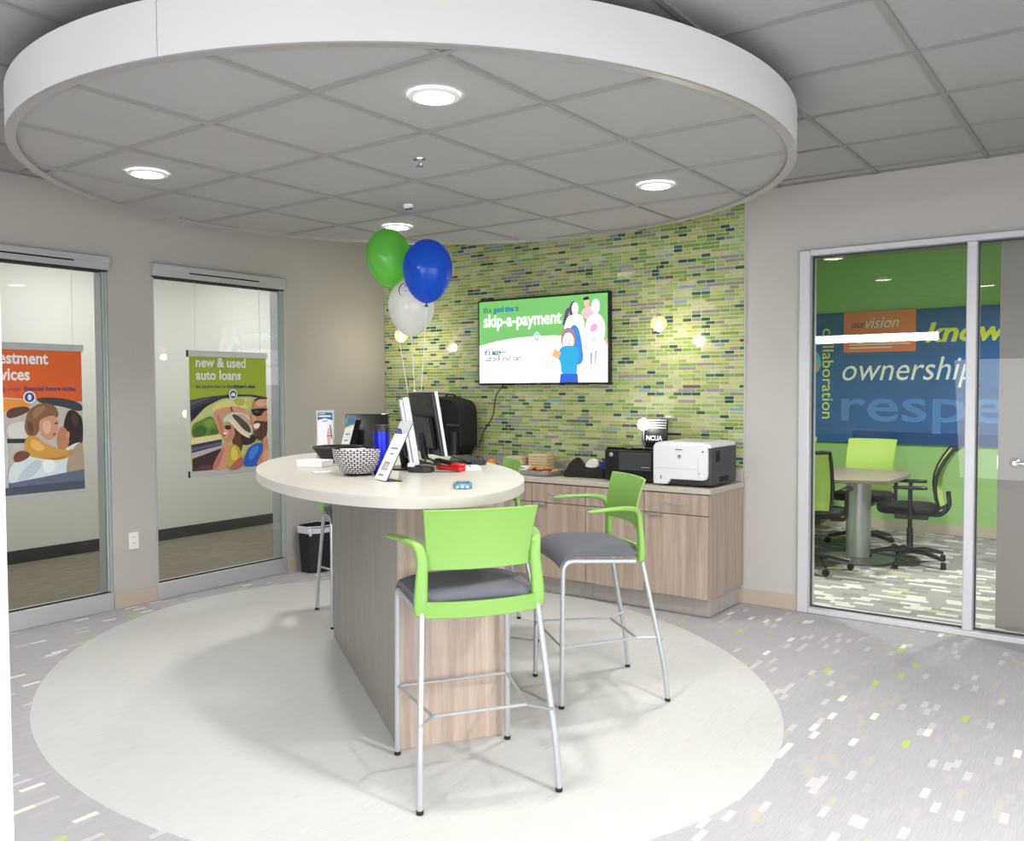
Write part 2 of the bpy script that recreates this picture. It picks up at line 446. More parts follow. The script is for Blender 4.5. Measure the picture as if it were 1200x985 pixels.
# rear clerestory strip lamp seen as the bright bar mirrored in the meeting room glass
for i, (x0, x1) in enumerate(((1.37, 3.19),)):
    t = thing('strip_lamp', 'long white strip lamp mirrored as a bright bar in the meeting room glass', 'lamp', ((x0 + x1) / 2, -7.9, 2.25))
    hw = (x1 - x0) / 2
    MB().box(-hw - .02, hw + .02, -0.06, 0.06, 0.03, 0.09).build('housing', 'frame_silver', t, bevel=.004)
    MB().box(-hw, hw, -0.045, 0.045, -0.09, 0.03).build('tube', 'window_glow', t, bevel=.01)
    for sx in (-hw * .8, hw * .8): MB().tube([(sx, 0, 0.09), (sx, 0, ZC - 2.25)], 0.006).build('hanger', 'chrome', t)
# near wall end with white casing at the left frame edge
nw = MB().box(4.60, 4.688, -5.46, -5.366, 0, ZC)
struct('trim_1', nw, 'trim_white', bevel=.004)

# ceiling: slab, grid and lay-in tiles
cs = MB().box(-0.19, XR, YR, 0.12, ZC + 0.02, ZC + 0.12)
CE = struct('ceiling', cs, 'ceiling_tile', smooth=0)
gxs = [4.84 + .61 * k for k in range(-8, 4)]; gys = [-0.15 - .61 * k for k in range(0, 14)]
gb = MB()
for x in gxs:
    if XL < x < XR: gb.box(x - .012, x + .012, YR, 0, ZC - 0.012, ZC + 0.02)
for y in gys: gb.box(XL, XR, y - .012, y + .012, ZC - 0.0115, ZC + 0.0195)
for (x0, x1, y0, y1) in ((XL, XL + .02, YR, 0), (XL, XR, -0.02, 0)): gb.box(x0, x1, y0, y1, ZC - 0.012, ZC + .02)
gb.build('grid', 'ceiling_grid', CE, smooth=0)
def tile_mesh(w, d): return MB().box(-w / 2, w / 2, -d / 2, d / 2, -0.003, 0.02).mesh('ceiling_tile', 'ceiling_tile', 0)
ex = [XL + .02] + [x for x in gxs if XL < x < XR] + [XR]; ey = [YR] + sorted(gys) + [-0.02]
cache = {}
for i in range(len(ex) - 1):
    for j in range(len(ey) - 1):
        w, d = round(ex[i + 1] - ex[i], 3), round(ey[j + 1] - ey[j], 3)
        if w < 0.03 or d < 0.03: continue
        k = (w, d)
        if k not in cache: cache[k] = tile_mesh(w - .02, d - .02)
        o = bpy.data.objects.new('ceiling_tile', cache[k]); COL.objects.link(o); o.parent = CE
        o.location = ((ex[i] + ex[i + 1]) / 2, (ey[j] + ey[j + 1]) / 2, ZC)

# baseboards
struct('baseboard_left', MB().box(XL, XL + .012, -2.63, -2.31, 0, .1).box(XL, XL + .012, -1.16, 0, 0, .1).box(XL, XL + .012, YR, -3.95, 0, .1), 'baseboard_tan', bevel=.003)
struct('baseboard_back', MB().box(3.3, 3.757, -.012, 0, 0, .1), 'baseboard_tan', bevel=.003)

# hallway behind the left wall
struct('floor_hall', MB().box(-2.4, -0.19, -7, 1.6, -0.1, -0.002), 'carpet_hall', smooth=0)
struct('wall_hall', MB().box(-2.4, -2.25, -7, 1.6, 0, 2.95).box(-2.25, -0.19, 1.5, 1.6, 0, 2.95).box(-2.25, -.19, -7, -6.9, 0, 2.95), 'hall_white', smooth=0)
struct('baseboard_hall', MB().box(-2.25, -2.235, -6.9, 1.5, 0, .11), 'baseboard_dark', smooth=0)
struct('ceiling_hall', MB().box(-2.4, -0.19, -7, 1.6, 2.85, 2.95), 'hall_white', smooth=0)
for y in (-4.6, -1.9, 0.3): area('hall_light', (-1.2, y, 2.8), (0.6, 0.6), 26, rot=(0, 0, 0))

# sliding glass doors in the left wall
def sliding_door(n, y0, y1, slot0, slot1):
    d = struct('door_%d' % n)
    MB().box(-0.14, 0.0, y0, y1, 2.29, HZ).build('track_header', 'aluminium', d, bevel=.003)
    MB().box(0.0, 0.012, y0, y1 - 0.0, 2.335, HZ + .004).build('header_cap', 'aluminium', d, bevel=.003)
    MB().box(0.0, 0.006, slot0, slot1, 2.326, 2.339).build('track_slot', 'black_matte', d, smooth=0)
    MB().box(-0.13, -0.02, y0, y1, 2.282, 2.292).build('shadow_gap', 'black_matte', d, smooth=0)
    MB().box(-0.064, -0.054, y0 + .005, y1 - .028, 0.11, 2.285).build('pane', 'clear_glass', d, smooth=0)
    MB().box(-0.065, -0.053, y1 - .028, y1 - .014, 0.11, 2.285).build('pane_edge', 'glass_edge', d, smooth=0)
    MB().box(-0.125, -0.022, y0, y1 - .002, 0.0, 0.118).build('bottom_rail', 'aluminium', d, bevel=.004)
    MB().box(-0.07, -0.048, y0, y1 - .014, 0.118, 0.124).build('gasket', 'black_matte', d, smooth=0)
    MB().box(-0.185, -0.040, y1 - .012, y1, 0, 2.29).build('jamb', 'aluminium', d, bevel=.003)
    MB().box(-0.185, -0.035, y0, y0 + .02, 0, 2.29).build('jamb', 'aluminium', d, bevel=.003)
    return d
sliding_door(1, D1Y[0], D1Y[1], -3.6, -2.87)
sliding_door(2, D2Y[0], D2Y[1], -2.03, -1.42)

# glazed front of the meeting room
w1 = struct('window_1')
x0, xm0, xm1, xe = 3.757, 4.743, 4.80, 6.30
MB().box(x0, x0 + .073, -.025, .12, 0, 2.382).build('frame', 'frame_silver', w1, bevel=.006)
MB().box(xm0, xm1, -.025, .12, 0.034, 2.345).build('mullion', 'frame_silver', w1, bevel=.006)
MB().box(xe - .06, xe, -.025, .12, 0, 2.382).build('frame', 'frame_silver', w1, bevel=.006)
MB().box(x0 + .073, xe - .06, -.025, .12, 2.345, 2.382).build('head_rail', 'frame_silver', w1, bevel=.004)
MB().box(x0 + .073, xe - .06, -.025, .12, 0, 0.034).build('sill_rail', 'frame_silver', w1, bevel=.004)
for a, b in ((x0 + .073, xm0), (xm1, xe - .06)):
    MB().box(a, b, .035, .045, .034, 2.345).build('pane', 'clear_glass', w1, smooth=0)
    g = MB()
    g.box(a, b, .028, .052, 2.335, 2.345); g.box(a, b, .028, .052, .034, .042); g.box(a, a + .006, .028, .052, .04, 2.34); g.box(b - .006, b, .028, .052, .04, 2.34)
    g.build('gasket', 'dark_grey', w1, smooth=0)

# ------------------------------------------------------------------ meeting room
struct('floor_meeting_room', MB().box(1.9, XR, 0.12, 4.0, -0.1, -0.001), 'carpet_conf', smooth=0)
struct('wall_meeting_room', MB().box(1.9, XR, 3.86, 4.0, 0, 2.95).box(1.8, 1.9, .12, 4.0, 0, 2.95).box(XR, XR + .1, .12, 4.0, 0, 2.95), 'conf_green', smooth=0)
struct('ceiling_meeting_room', MB().box(1.8, XR, .12, 4.0, 2.86, 2.95), 'ceiling_tile', smooth=0)
struct('baseboard_meeting_room', MB().box(1.9, XR, 3.848, 3.86, 0, .1), 'baseboard_tan', smooth=0)
struct('wall_meeting_room_front', MB().box(1.9, 3.757, .12, .13, 0, 2.86), 'conf_green', smooth=0)
def downlight(x, y, z, r, power, label, group, spread=R_(150)):
    t = thing('downlight', label, 'ceiling light', (x, y, z), 0, group)
    MB().lathe([(r, 0.0), (r + .006, 0.0), (r + .006, -.006), (r, -.008)], 32).build('trim_ring', 'trim_white', t)
    MB().lathe([(0.0001, -.010), (r * .8, -.009), (r + .001, -.004), (r + .001, 0.0)], 32).build('lens', 'lamp_lens', t)
    area('lamp', (0, 0, -.02), (2 * r, 2 * r), power, color=(1, .975, .94), shape='DISK', parent=t, spread=spread)
    return t
downlight(2.9, 1.0, 2.86, .09, 74, 'added unseen ceiling light inside the meeting room near the glass front', 'added meeting room lights')  # this and the next are added out of view to brighten the meeting room
downlight(5.2, 1.9, 2.86, .09, 74, 'added unseen ceiling light inside the meeting room above the open door', 'added meeting room lights')
# open door leaf inside the meeting room
d3 = struct('door_3')
MB().box(4.889, 5.80, .232, .272, .012, 2.42).build('leaf', 'door_taupe', d3, bevel=.003)
hd = MB(); hd.lathe([(.0001, 0), (.03, 0), (.033, .004), (.026, .014), (.014, .018), (.012, .045), (.0001, .045)], 20, 0, (4.985, .232, 1.03), Matrix.Rotation(R_(90), 4, 'X'))
hd.tube(bent([(4.985, .195, 1.03), (5.03, .192, 1.03), (5.10, .195, 1.022)], .02), [.011] * 7 + [.010, .009], 10)
hd.build('lever_handle', 'chrome', d3)
MB().box(4.886, 4.8895, .24, .264, .99, 1.07).build('latch_plate', 'chrome', d3)

# blue mural panel with words
T = thing('wall_graphic', 'large blue word panel with orange square on the green meeting room wall', 'wall panel', (2.20, 3.858, .90))
MB().box(0, 3.6, -.025, 0, 0, 1.38).build('panel', 'panel_blue', T, bevel=.002)
PM = frame_mat((0, -.0255, 0), (1, 0, 0), (0, 0, 1))
art('panel_tints', PM, [((20, 62, 128), [(.9, .0), (3.6, .0), (3.6, .10), (.9, .13)]), ((30, 96, 172), [(1.6, .62), (3.6, .5), (3.6, 1.38), (2.6, 1.38), (1.8, .9)], True)], 'print', T)
MB().box(.80, 1.51, -.03, -.0255, .955, 1.38).build('orange_square', 'panel_orange', T)
OM = frame_mat((0, -.031, 0), (1, 0, 0), (0, 0, 1))
text('our', OM, .87, 1.215, .105, 'ink_purple', T, .95, .012, .3, off=.001)
text('vision', OM, 1.02, 1.205, .165, 'ink_white', T, .85, .0, .3, width=.33, off=.001)
for k, w in enumerate((.58, .56, .60, .42)): MB().box(.86, .86 + w, -.0315, -.0308, 1.10 - k * .035, 1.112 - k * .035).build('small_print', 'ink_white', T, smooth=0)
text('ownership', PM, .79, .66, .34, 'ink_white', T, 1, 0, .25, width=1.27)
text('respect', PM, .78, .235, .50, 'ink_pale_blue', T, 1, .012, 0, width=2.12)
text('knowledge', PM, 1.60, 1.045, .27, 'ink_yellow', T, 1, .03, .25, width=1.34)
text('collaboration', PM, .58, 1.22, .17, 'ink_pale_yellow', T, 1, .004, 0, width=.97, rot=R_(-90))
art('picture_print', PM, [((90, 190, 230), [(.2, .7), (.56, .72), (.56, .98), (.3, 1.05)], True), ((236, 150, 96), [(.3, .72), (.54, .74), (.53, .90), (.35, .86)], True)], 'print', T)

# meeting table
T = thing('meeting_table', 'dark wood meeting table with rounded ends behind the glass', 'table', (3.0, 2.05, 0))
top = chaikin([(-.95, -.42), (-.3, -.56), (.5, -.56), (.93, -.46), (.98, -.30), (.98, .30), (.93, .46), (.5, .56), (-.3, .56), (-.95, .42)], 2)
MB().prism(top, .705, .738).build('tabletop', 'conf_table', T, bevel=.006)
for x in (-.35, .62):
    MB().lathe([(.0001, 0), (.28, 0), (.29, .01), (.10, .03), (.10, .70), (.0001, .70)], 28, 0, (x, 0, .001)).build('pedestal', 'aluminium', T)

# meeting chairs
def office_chair(name, label, x, y, rz, mesh_back):
    t = thing(name, label, 'chair', (x, y, 0), rz, 'meeting room chairs')
    b = MB()
    b.lathe([(.0001, .085), (.035, .085), (.04, .11), (.026, .13), (.026, .30), (.018, .30), (.018, .43), (.0001, .43)], 16)
    for k in range(5):
        a = 2 * math.pi * k / 5 + .3
        b.tube([(.02 * math.cos(a), .02 * math.sin(a), .11), (.15 * math.cos(a), .15 * math.sin(a), .11), (.31 * math.cos(a), .31 * math.sin(a), .075)], [.024, .022, .014], 8)
    b.build('star_base', 'black_plastic', t)
    for k in range(5):
        a = 2 * math.pi * k / 5 + .3
        MB().lathe([(.0001, -.022), (.026, -.02), (.029, 0), (.026, .02), (.0001, .022)], 14, 0, (.315 * math.cos(a), .315 * math.sin(a), .030), Matrix.Rotation(R_(90), 4, 'X')).build('caster', 'black_matte', t)
    s = MB(); s.prism(chaikin([(-.25, -.22), (.25, -.22), (.26, .1), (.22, .26), (-.22, .26), (-.26, .1)], 2), .44, .50); s.build('seat', 'black_matte', t, bevel=.018, seg=3)
    MB().box(-.11, .11, -.14, .12, .385, .445).build('seat_mechanism', 'black_plastic', t, bevel=.01)
    # backrest: curved sheet
    def sheet(w0, w1, z0, z1, th, yb):
        m = MB(); nx, nz = 9, 7; vs = []
        for side in (0, 1):
            for j in range(nz):
                for i in range(nx):
                    s_ = i / (nx - 1) * 2 - 1; q = j / (nz - 1)
                    w = w0 + (w1 - w0) * q
                    yy = yb - .05 * (1 - s_ * s_) - .10 * q * q + .05 * math.sin(q * 3.1) + side * th
                    vs.append((s_ * w, yy, z0 + (z1 - z0) * q))
        fs = []
        N = nx * nz
        for j in range(nz - 1):
            for i in range(nx - 1):
                a = j * nx + i; fs.append((a, a + 1, a + nx + 1, a + nx)); fs.append((a + N, a + nx + N, a + nx + 1 + N, a + 1 + N))
        for i in range(nx - 1): fs.append((i, i + N, i + 1 + N, i + 1)); a = (nz - 1) * nx + i; fs.append((a, a + 1, a + 1 + N, a + N))
        for j in range(nz - 1): a = j * nx; fs.append((a, a + nx, a + nx + N, a + N)); a = j * nx + nx - 1; fs.append((a, a + N, a + nx + N, a + nx))
        return m.add(vs, fs), vs
    m, vs = sheet(.205, .215, .50, .98, .022 if not mesh_back else .012, -.22)
    m.build('backrest', 'conf_fabric', t)
    rim = [vs[i] for i in range(9)] + [vs[j * 9 + 8] for j in range(1, 7)] + [vs[54 + i] for i in range(7, -1, -1)] + [vs[j * 9] for j in range(5, 0, -1)]
    rim = [(p[0], p[1] + .006, p[2]) for p in rim]
    MB().tube(rim, .016 if mesh_back else .009, 8, closed=True).build('back_frame', 'black_plastic' if mesh_back else 'conf_fabric', t)
    MB().tube(bent([(0, -.05, .42), (0, -.24, .42), (0, -.30, .50), (0, -.285, .62)], .08), .02, 8).build('back_post', 'black_plastic', t)
    for sx in (-1, 1):
        MB().tube(bent([(sx * .16, .0, .42), (sx * .28, .0, .42), (sx * .285, .0, .66)], .04), .017, 8).build('arm_post', 'black_plastic', t)
        MB().prism(chaikin([(sx * .285 - .04, -.13), (sx * .285 + .04, -.13), (sx * .285 + .04, .13), (sx * .285 - .04, .13)], 2), .655, .68).build('armrest', 'black_plastic', t, bevel=.008)
    return t
office_chair('office_chair', 'green mesh office chair seen from behind, nearest the glass at the left frame', 3.40, 1.42, R_(4), True)
office_chair('office_chair', 'green upholstered office chair facing the glass behind the meeting table', 3.48, 2.78, R_(180), False)
office_chair('office_chair', 'black and green office chair in profile at the right end of the table', 4.02, 2.12, R_(101), True)
office_chair('office_chair', 'green office chair behind the table, mostly cut off by the left glass frame', 2.72, 2.80, R_(180), False)

# ------------------------------------------------------------------ mosaic tiled wall
random.seed(7)
TP = [((192, 196, 124), 9), ((156, 178, 104), 16), ((132, 162, 86), 12), ((172, 188, 140), 13), ((198, 200, 156), 9), ((180, 188, 110), 8), ((56, 94, 76), 6), ((76, 108, 104), 4), ((152, 146, 146), 6), ((146, 168, 186), 2), ((104, 98, 102), 1)]
def pick():
    r = random.uniform(0, sum(w for _, w in TP))
    for c, w in TP:
        r -= w
        if r <= 0: return c
    return TP[0][0]
UX, UZ = 0.0705, 0.0263
X0T, X1T, Z0T, Z1T = XL + .002, 3.384, 0.932, 2.826
MB().box(X0T, X1T, -.006, 0.0, Z0T - .02, Z1T).build('mosaic_grout', 'grout', WB, smooth=0)
MB().box(X1T, X1T + .004, -.012, 0, Z0T - .02, Z1T).build('tile_edge_trim', 'frame_silver', WB, smooth=0)
tiles = []
nrow = int((Z1T - Z0T) / UZ)
for j in range(nrow):
    x = X1T - .003; off = (j % 2) * UX * .5
    first = True
    while x > X0T + .02:
        c = pick(); dark = sum(c) < 300
        n = 1 if (dark or random.random() < .62) else (1.5 if random.random() < .4 else 2)
        if c in ((152, 146, 146), (198, 200, 156)): n = 2 if random.random() < .7 else 1
        w = UX * n
        if first and off: w = w - off if n > 1 else off
        first = False
        xa = max(x - w, X0T); tiles.append((xa + .0034, x - .0034, Z0T + j * UZ + .0027, Z0T + (j + 1) * UZ - .0027, c)); x = xa
tiles.sort(key=lambda t: -(t[1] - t[0]) / ((5.6 - t[0]) ** 2 + 33) )
tcache = {}
for (xa, xb, za, zb, c) in tiles[:290]:
    k = (round(xb - xa, 4), c)
    if k not in tcache:
        w = (xb - xa) / 2; h = (zb - za) / 2
        tcache[k] = MB().add([(-w, 0, -h), (w, 0, -h), (w, 0, h), (-w, 0, h), (-w, .004, -h), (w, .004, -h), (w, .004, h), (-w, .004, h)],
                             [(0, 1, 2, 3), (0, 4, 5, 1), (1, 5, 6, 2), (2, 6, 7, 3), (3, 7, 4, 0)], 0, c).mesh('tile', 'mosaic_glass', 0)
    o = bpy.data.objects.new('tile', tcache[k]); COL.objects.link(o); o.parent = WB
    o.location = ((xa + xb) / 2, -.0098, (za + zb) / 2); o.rotation_euler = (random.uniform(-.006, .006), 0, random.uniform(-.006, .006))
mm = MB()
for (xa, xb, za, zb, c) in tiles[290:]:
    k = random.uniform(-.0004, .0004); q = random.uniform(-.0004, .0004)
    mm.add([(xa, -.0098 + k, za), (xb, -.0098 - k, za), (xb, -.0098 - k + q, zb), (xa, -.0098 + k + q, zb), (xa, -.005, za), (xb, -.005, za), (xb, -.005, zb), (xa, -.005, zb)],
           [(0, 1, 2, 3), (0, 4, 5, 1), (1, 5, 6, 2), (2, 6, 7, 3), (3, 7, 4, 0)], 0, c)
me = mm.mesh('mosaic_tiles', 'mosaic_glass', 0); o = bpy.data.objects.new('mosaic_tiles', me); COL.objects.link(o); o.parent = WB; o['kind'] = 'stuff'

# ------------------------------------------------------------------ round ceiling canopy
CC = (2.54, -2.365); RC = 1.862; ZB = 2.545
T = thing('ceiling_canopy', 'round white suspended ceiling canopy with tile panels above the bar table', 'ceiling canopy', (CC[0], CC[1], ZB))
def clip_circle(poly, r, n=96):
    c = [(r * math.cos(2 * math.pi * i / n), r * math.sin(2 * math.pi * i / n)) for i in range(n)]
    out = c
    m = len(poly)
    for i in range(m):
        a, b = poly[i], poly[(i + 1) % m]; new = []
        if not out: break
        f = lambda p: (b[0] - a[0]) * (p[1] - a[1]) - (b[1] - a[1]) * (p[0] - a[0])
        for k in range(len(out)):
            p, q = out[k], out[(k + 1) % len(out)]; fp, fq = f(p), f(q)
            if fp >= 0: new.append(p)
            if (fp >= 0) != (fq >= 0):
                t = fp / (fp - fq); new.append((p[0] + t * (q[0] - p[0]), p[1] + t * (q[1] - p[1])))
        out = new
    return out
RI = RC - .02
gx = [2.55 + .61 * k - CC[0] for k in range(-4, 5)]; gy = [-2.405 + .61 * k - CC[1] for k in range(-4, 5)]
for i in range(8):
    for j in range(8):
        g = .012
        p = clip_circle([(gx[i] + g, gy[j] + g), (gx[i + 1] - g, gy[j] + g), (gx[i + 1] - g, gy[j + 1] - g), (gx[i] + g, gy[j + 1] - g)], RI - .012)
        if len(p) >= 3: MB().prism(p, .018, .035).build('ceiling_tile', 'ceiling_tile', T, smooth=0)
g = MB()
for x in gx[1:-1]:
    p = clip_circle([(x - .012, -3), (x + .012, -3), (x + .012, 3), (x - .012, 3)], RI)
    if len(p) >= 3: g.prism(p, .008, .034)
for y in gy[1:-1]:
    p = clip_circle([(-3, y - .012), (3, y - .012), (3, y + .012), (-3, y + .012)], RI)
    if len(p) >= 3: g.prism(p, .0085, .0335)
g.build('grid', 'ceiling_grid', T, smooth=0)
s0 = math.atan2(-4.149 - CC[1], 3.037 - CC[0])
for k in range(4):
    a0 = s0 + k * math.pi / 2 + .0008; a1 = s0 + (k + 1) * math.pi / 2 - .0008; n = 36; m = MB(); vs = []; fs = []
    for i in range(n + 1):
        a = a0 + (a1 - a0) * i / n
        for r, z in ((RC, .004), (RC, .192), (RC - .018, .192), (RC - .018, .004)): vs.append((r * math.cos(a), r * math.sin(a), z))
    for i in range(n):
        for q in range(4): fs.append((i * 4 + q, i * 4 + (q + 1) % 4, i * 4 + 4 + (q + 1) % 4, i * 4 + 4 + q))
    fs += [(0, 1, 2, 3), (n * 4 + 3, n * 4 + 2, n * 4 + 1, n * 4)]
    m.add(vs, fs).build('ring_segment', 'ring_white', T, smooth=60)
m = MB(); vs = []; fs = []; n = 144
for i in range(n):
    a = 2 * math.pi * i / n
    for r, z in ((RC + .001, 0), (RC + .001, .006), (RC - .04, .018), (RC - .04, .003)): vs.append((r * math.cos(a), r * math.sin(a), z))
for i in range(n):
    for q in range(4): fs.append((i * 4 + q, i * 4 + (q + 1) % 4, ((i + 1) % n) * 4 + (q + 1) % 4, ((i + 1) % n) * 4 + q))
m.add(vs, fs).build('rim_trim', 'ring_trim', T, smooth=60)
for a in (45, 135, 225, 315): MB().tube([(1.3 * math.cos(R_(a)), 1.3 * math.sin(R_(a)), .03), (1.3 * math.cos(R_(a)), 1.3 * math.sin(R_(a)), ZC - ZB - .013)], .003, 6).build('hanger_wire', 'chrome', T)
for x, y, lb in ((3.487, -3.335, 'round ceiling light of the canopy, the large one nearest the camera at top centre'), (1.607, -3.325, 'round ceiling light at the left end of the canopy'),
                 (3.50, -1.58, 'round ceiling light at the right side of the canopy before the tiled wall'), (1.60, -1.545, 'round ceiling light of the canopy just above the balloons')):
    downlight(x, y, ZB + .012, .088, 13, lb, 'canopy downlights', R_(130))
T = thing('fire_sprinkler', 'small chrome sprinkler head on the canopy underside, nearer the camera', 'sprinkler', (2.85, -2.71, ZB + .016))
MB().lathe([(.0001, 0), (.032, 0), (.03, -.006), (.01, -.008), (.008, -.03), (.0001, -.03)], 20).build('escutcheon', 'chrome', T)
MB().lathe([(.0001, -.034), (.018, -.034), (.018, -.036), (.0001, -.036)], 16).tube([(-.011, 0, -.006), (-.011, 0, -.026), (0, 0, -.036), (.011, 0, -.026), (.011, 0, -.006)], .0022, 6).build('deflector', 'chrome', T)
T = thing('sprinkler_cap', 'small white cap on the canopy underside above the balloons', 'sprinkler', (2.12, -2.0, ZB + .016))
MB().lathe([(.0001, 0), (.03, 0), (.03, -.012), (.02, -.022), (.0001, -.024)], 20).build('cap', 'trim_white', T)
MB().box(-.02, .03, -.003, .003, -.03, -.022).build('blue_tab', 'navy', T)
for x, y, pw, lb in ((6.3, -3.4, 78, 'ceiling light outside the picture, right of the canopy'), (6.1, -5.9, 62, 'ceiling light outside the picture, right behind the camera'),
                     (3.9, -7.2, 50, 'ceiling light outside the picture, straight behind the camera'), (1.3, -6.9, 10, 'ceiling light outside the picture, far left behind the camera')):
    downlight(x, y, ZC - .003, .12, pw, lb, 'ceiling lights behind the camera', R_(165))

# ------------------------------------------------------------------ posters on the glass doors
def poster(y0, y1, z0, z1, label):
    t = thing('poster', label, 'poster', (-.038, (y0 + y1) / 2, z0))
    w = y1 - y0; h = z1 - z0
    MB().box(-.002, 0, -w / 2, w / 2, .0, h).build('sheet', 'white_paper', t, smooth=0)
    for z in (0, h):
        MB().box(-.008, .007, -w / 2 - .012, w / 2 + .012, z - .022, z + .022).build('rail', 'aluminium', t, bevel=.003)
        MB().box(-.009, .008, -w / 2 - .018, -w / 2 - .010, z - .024, z + .024).build('end_cap', 'black_plastic', t)
    for y in (-w * .42, w * .42): MB().tube([(0, y, h + .02), (0, y, 2.285 - z0)], .0012, 5).build('hanging_wire', 'light_grey', t)
    return t, frame_mat((.0008, -w / 2, .0), (0, 1, 0), (0, 0, 1)), w, h
T, P, w, h = poster(-2.02, -1.335, .87, 1.755, 'green new and used auto loans poster hanging on the right glass door')
sc = lambda L: [(x * w, (1 - y) * h) for x, y in L]   # fractions from the top left
cr = lambda L: [((x - 100) / 520 * w, (1 - (y - 105) / 775) * h) for x, y in L]
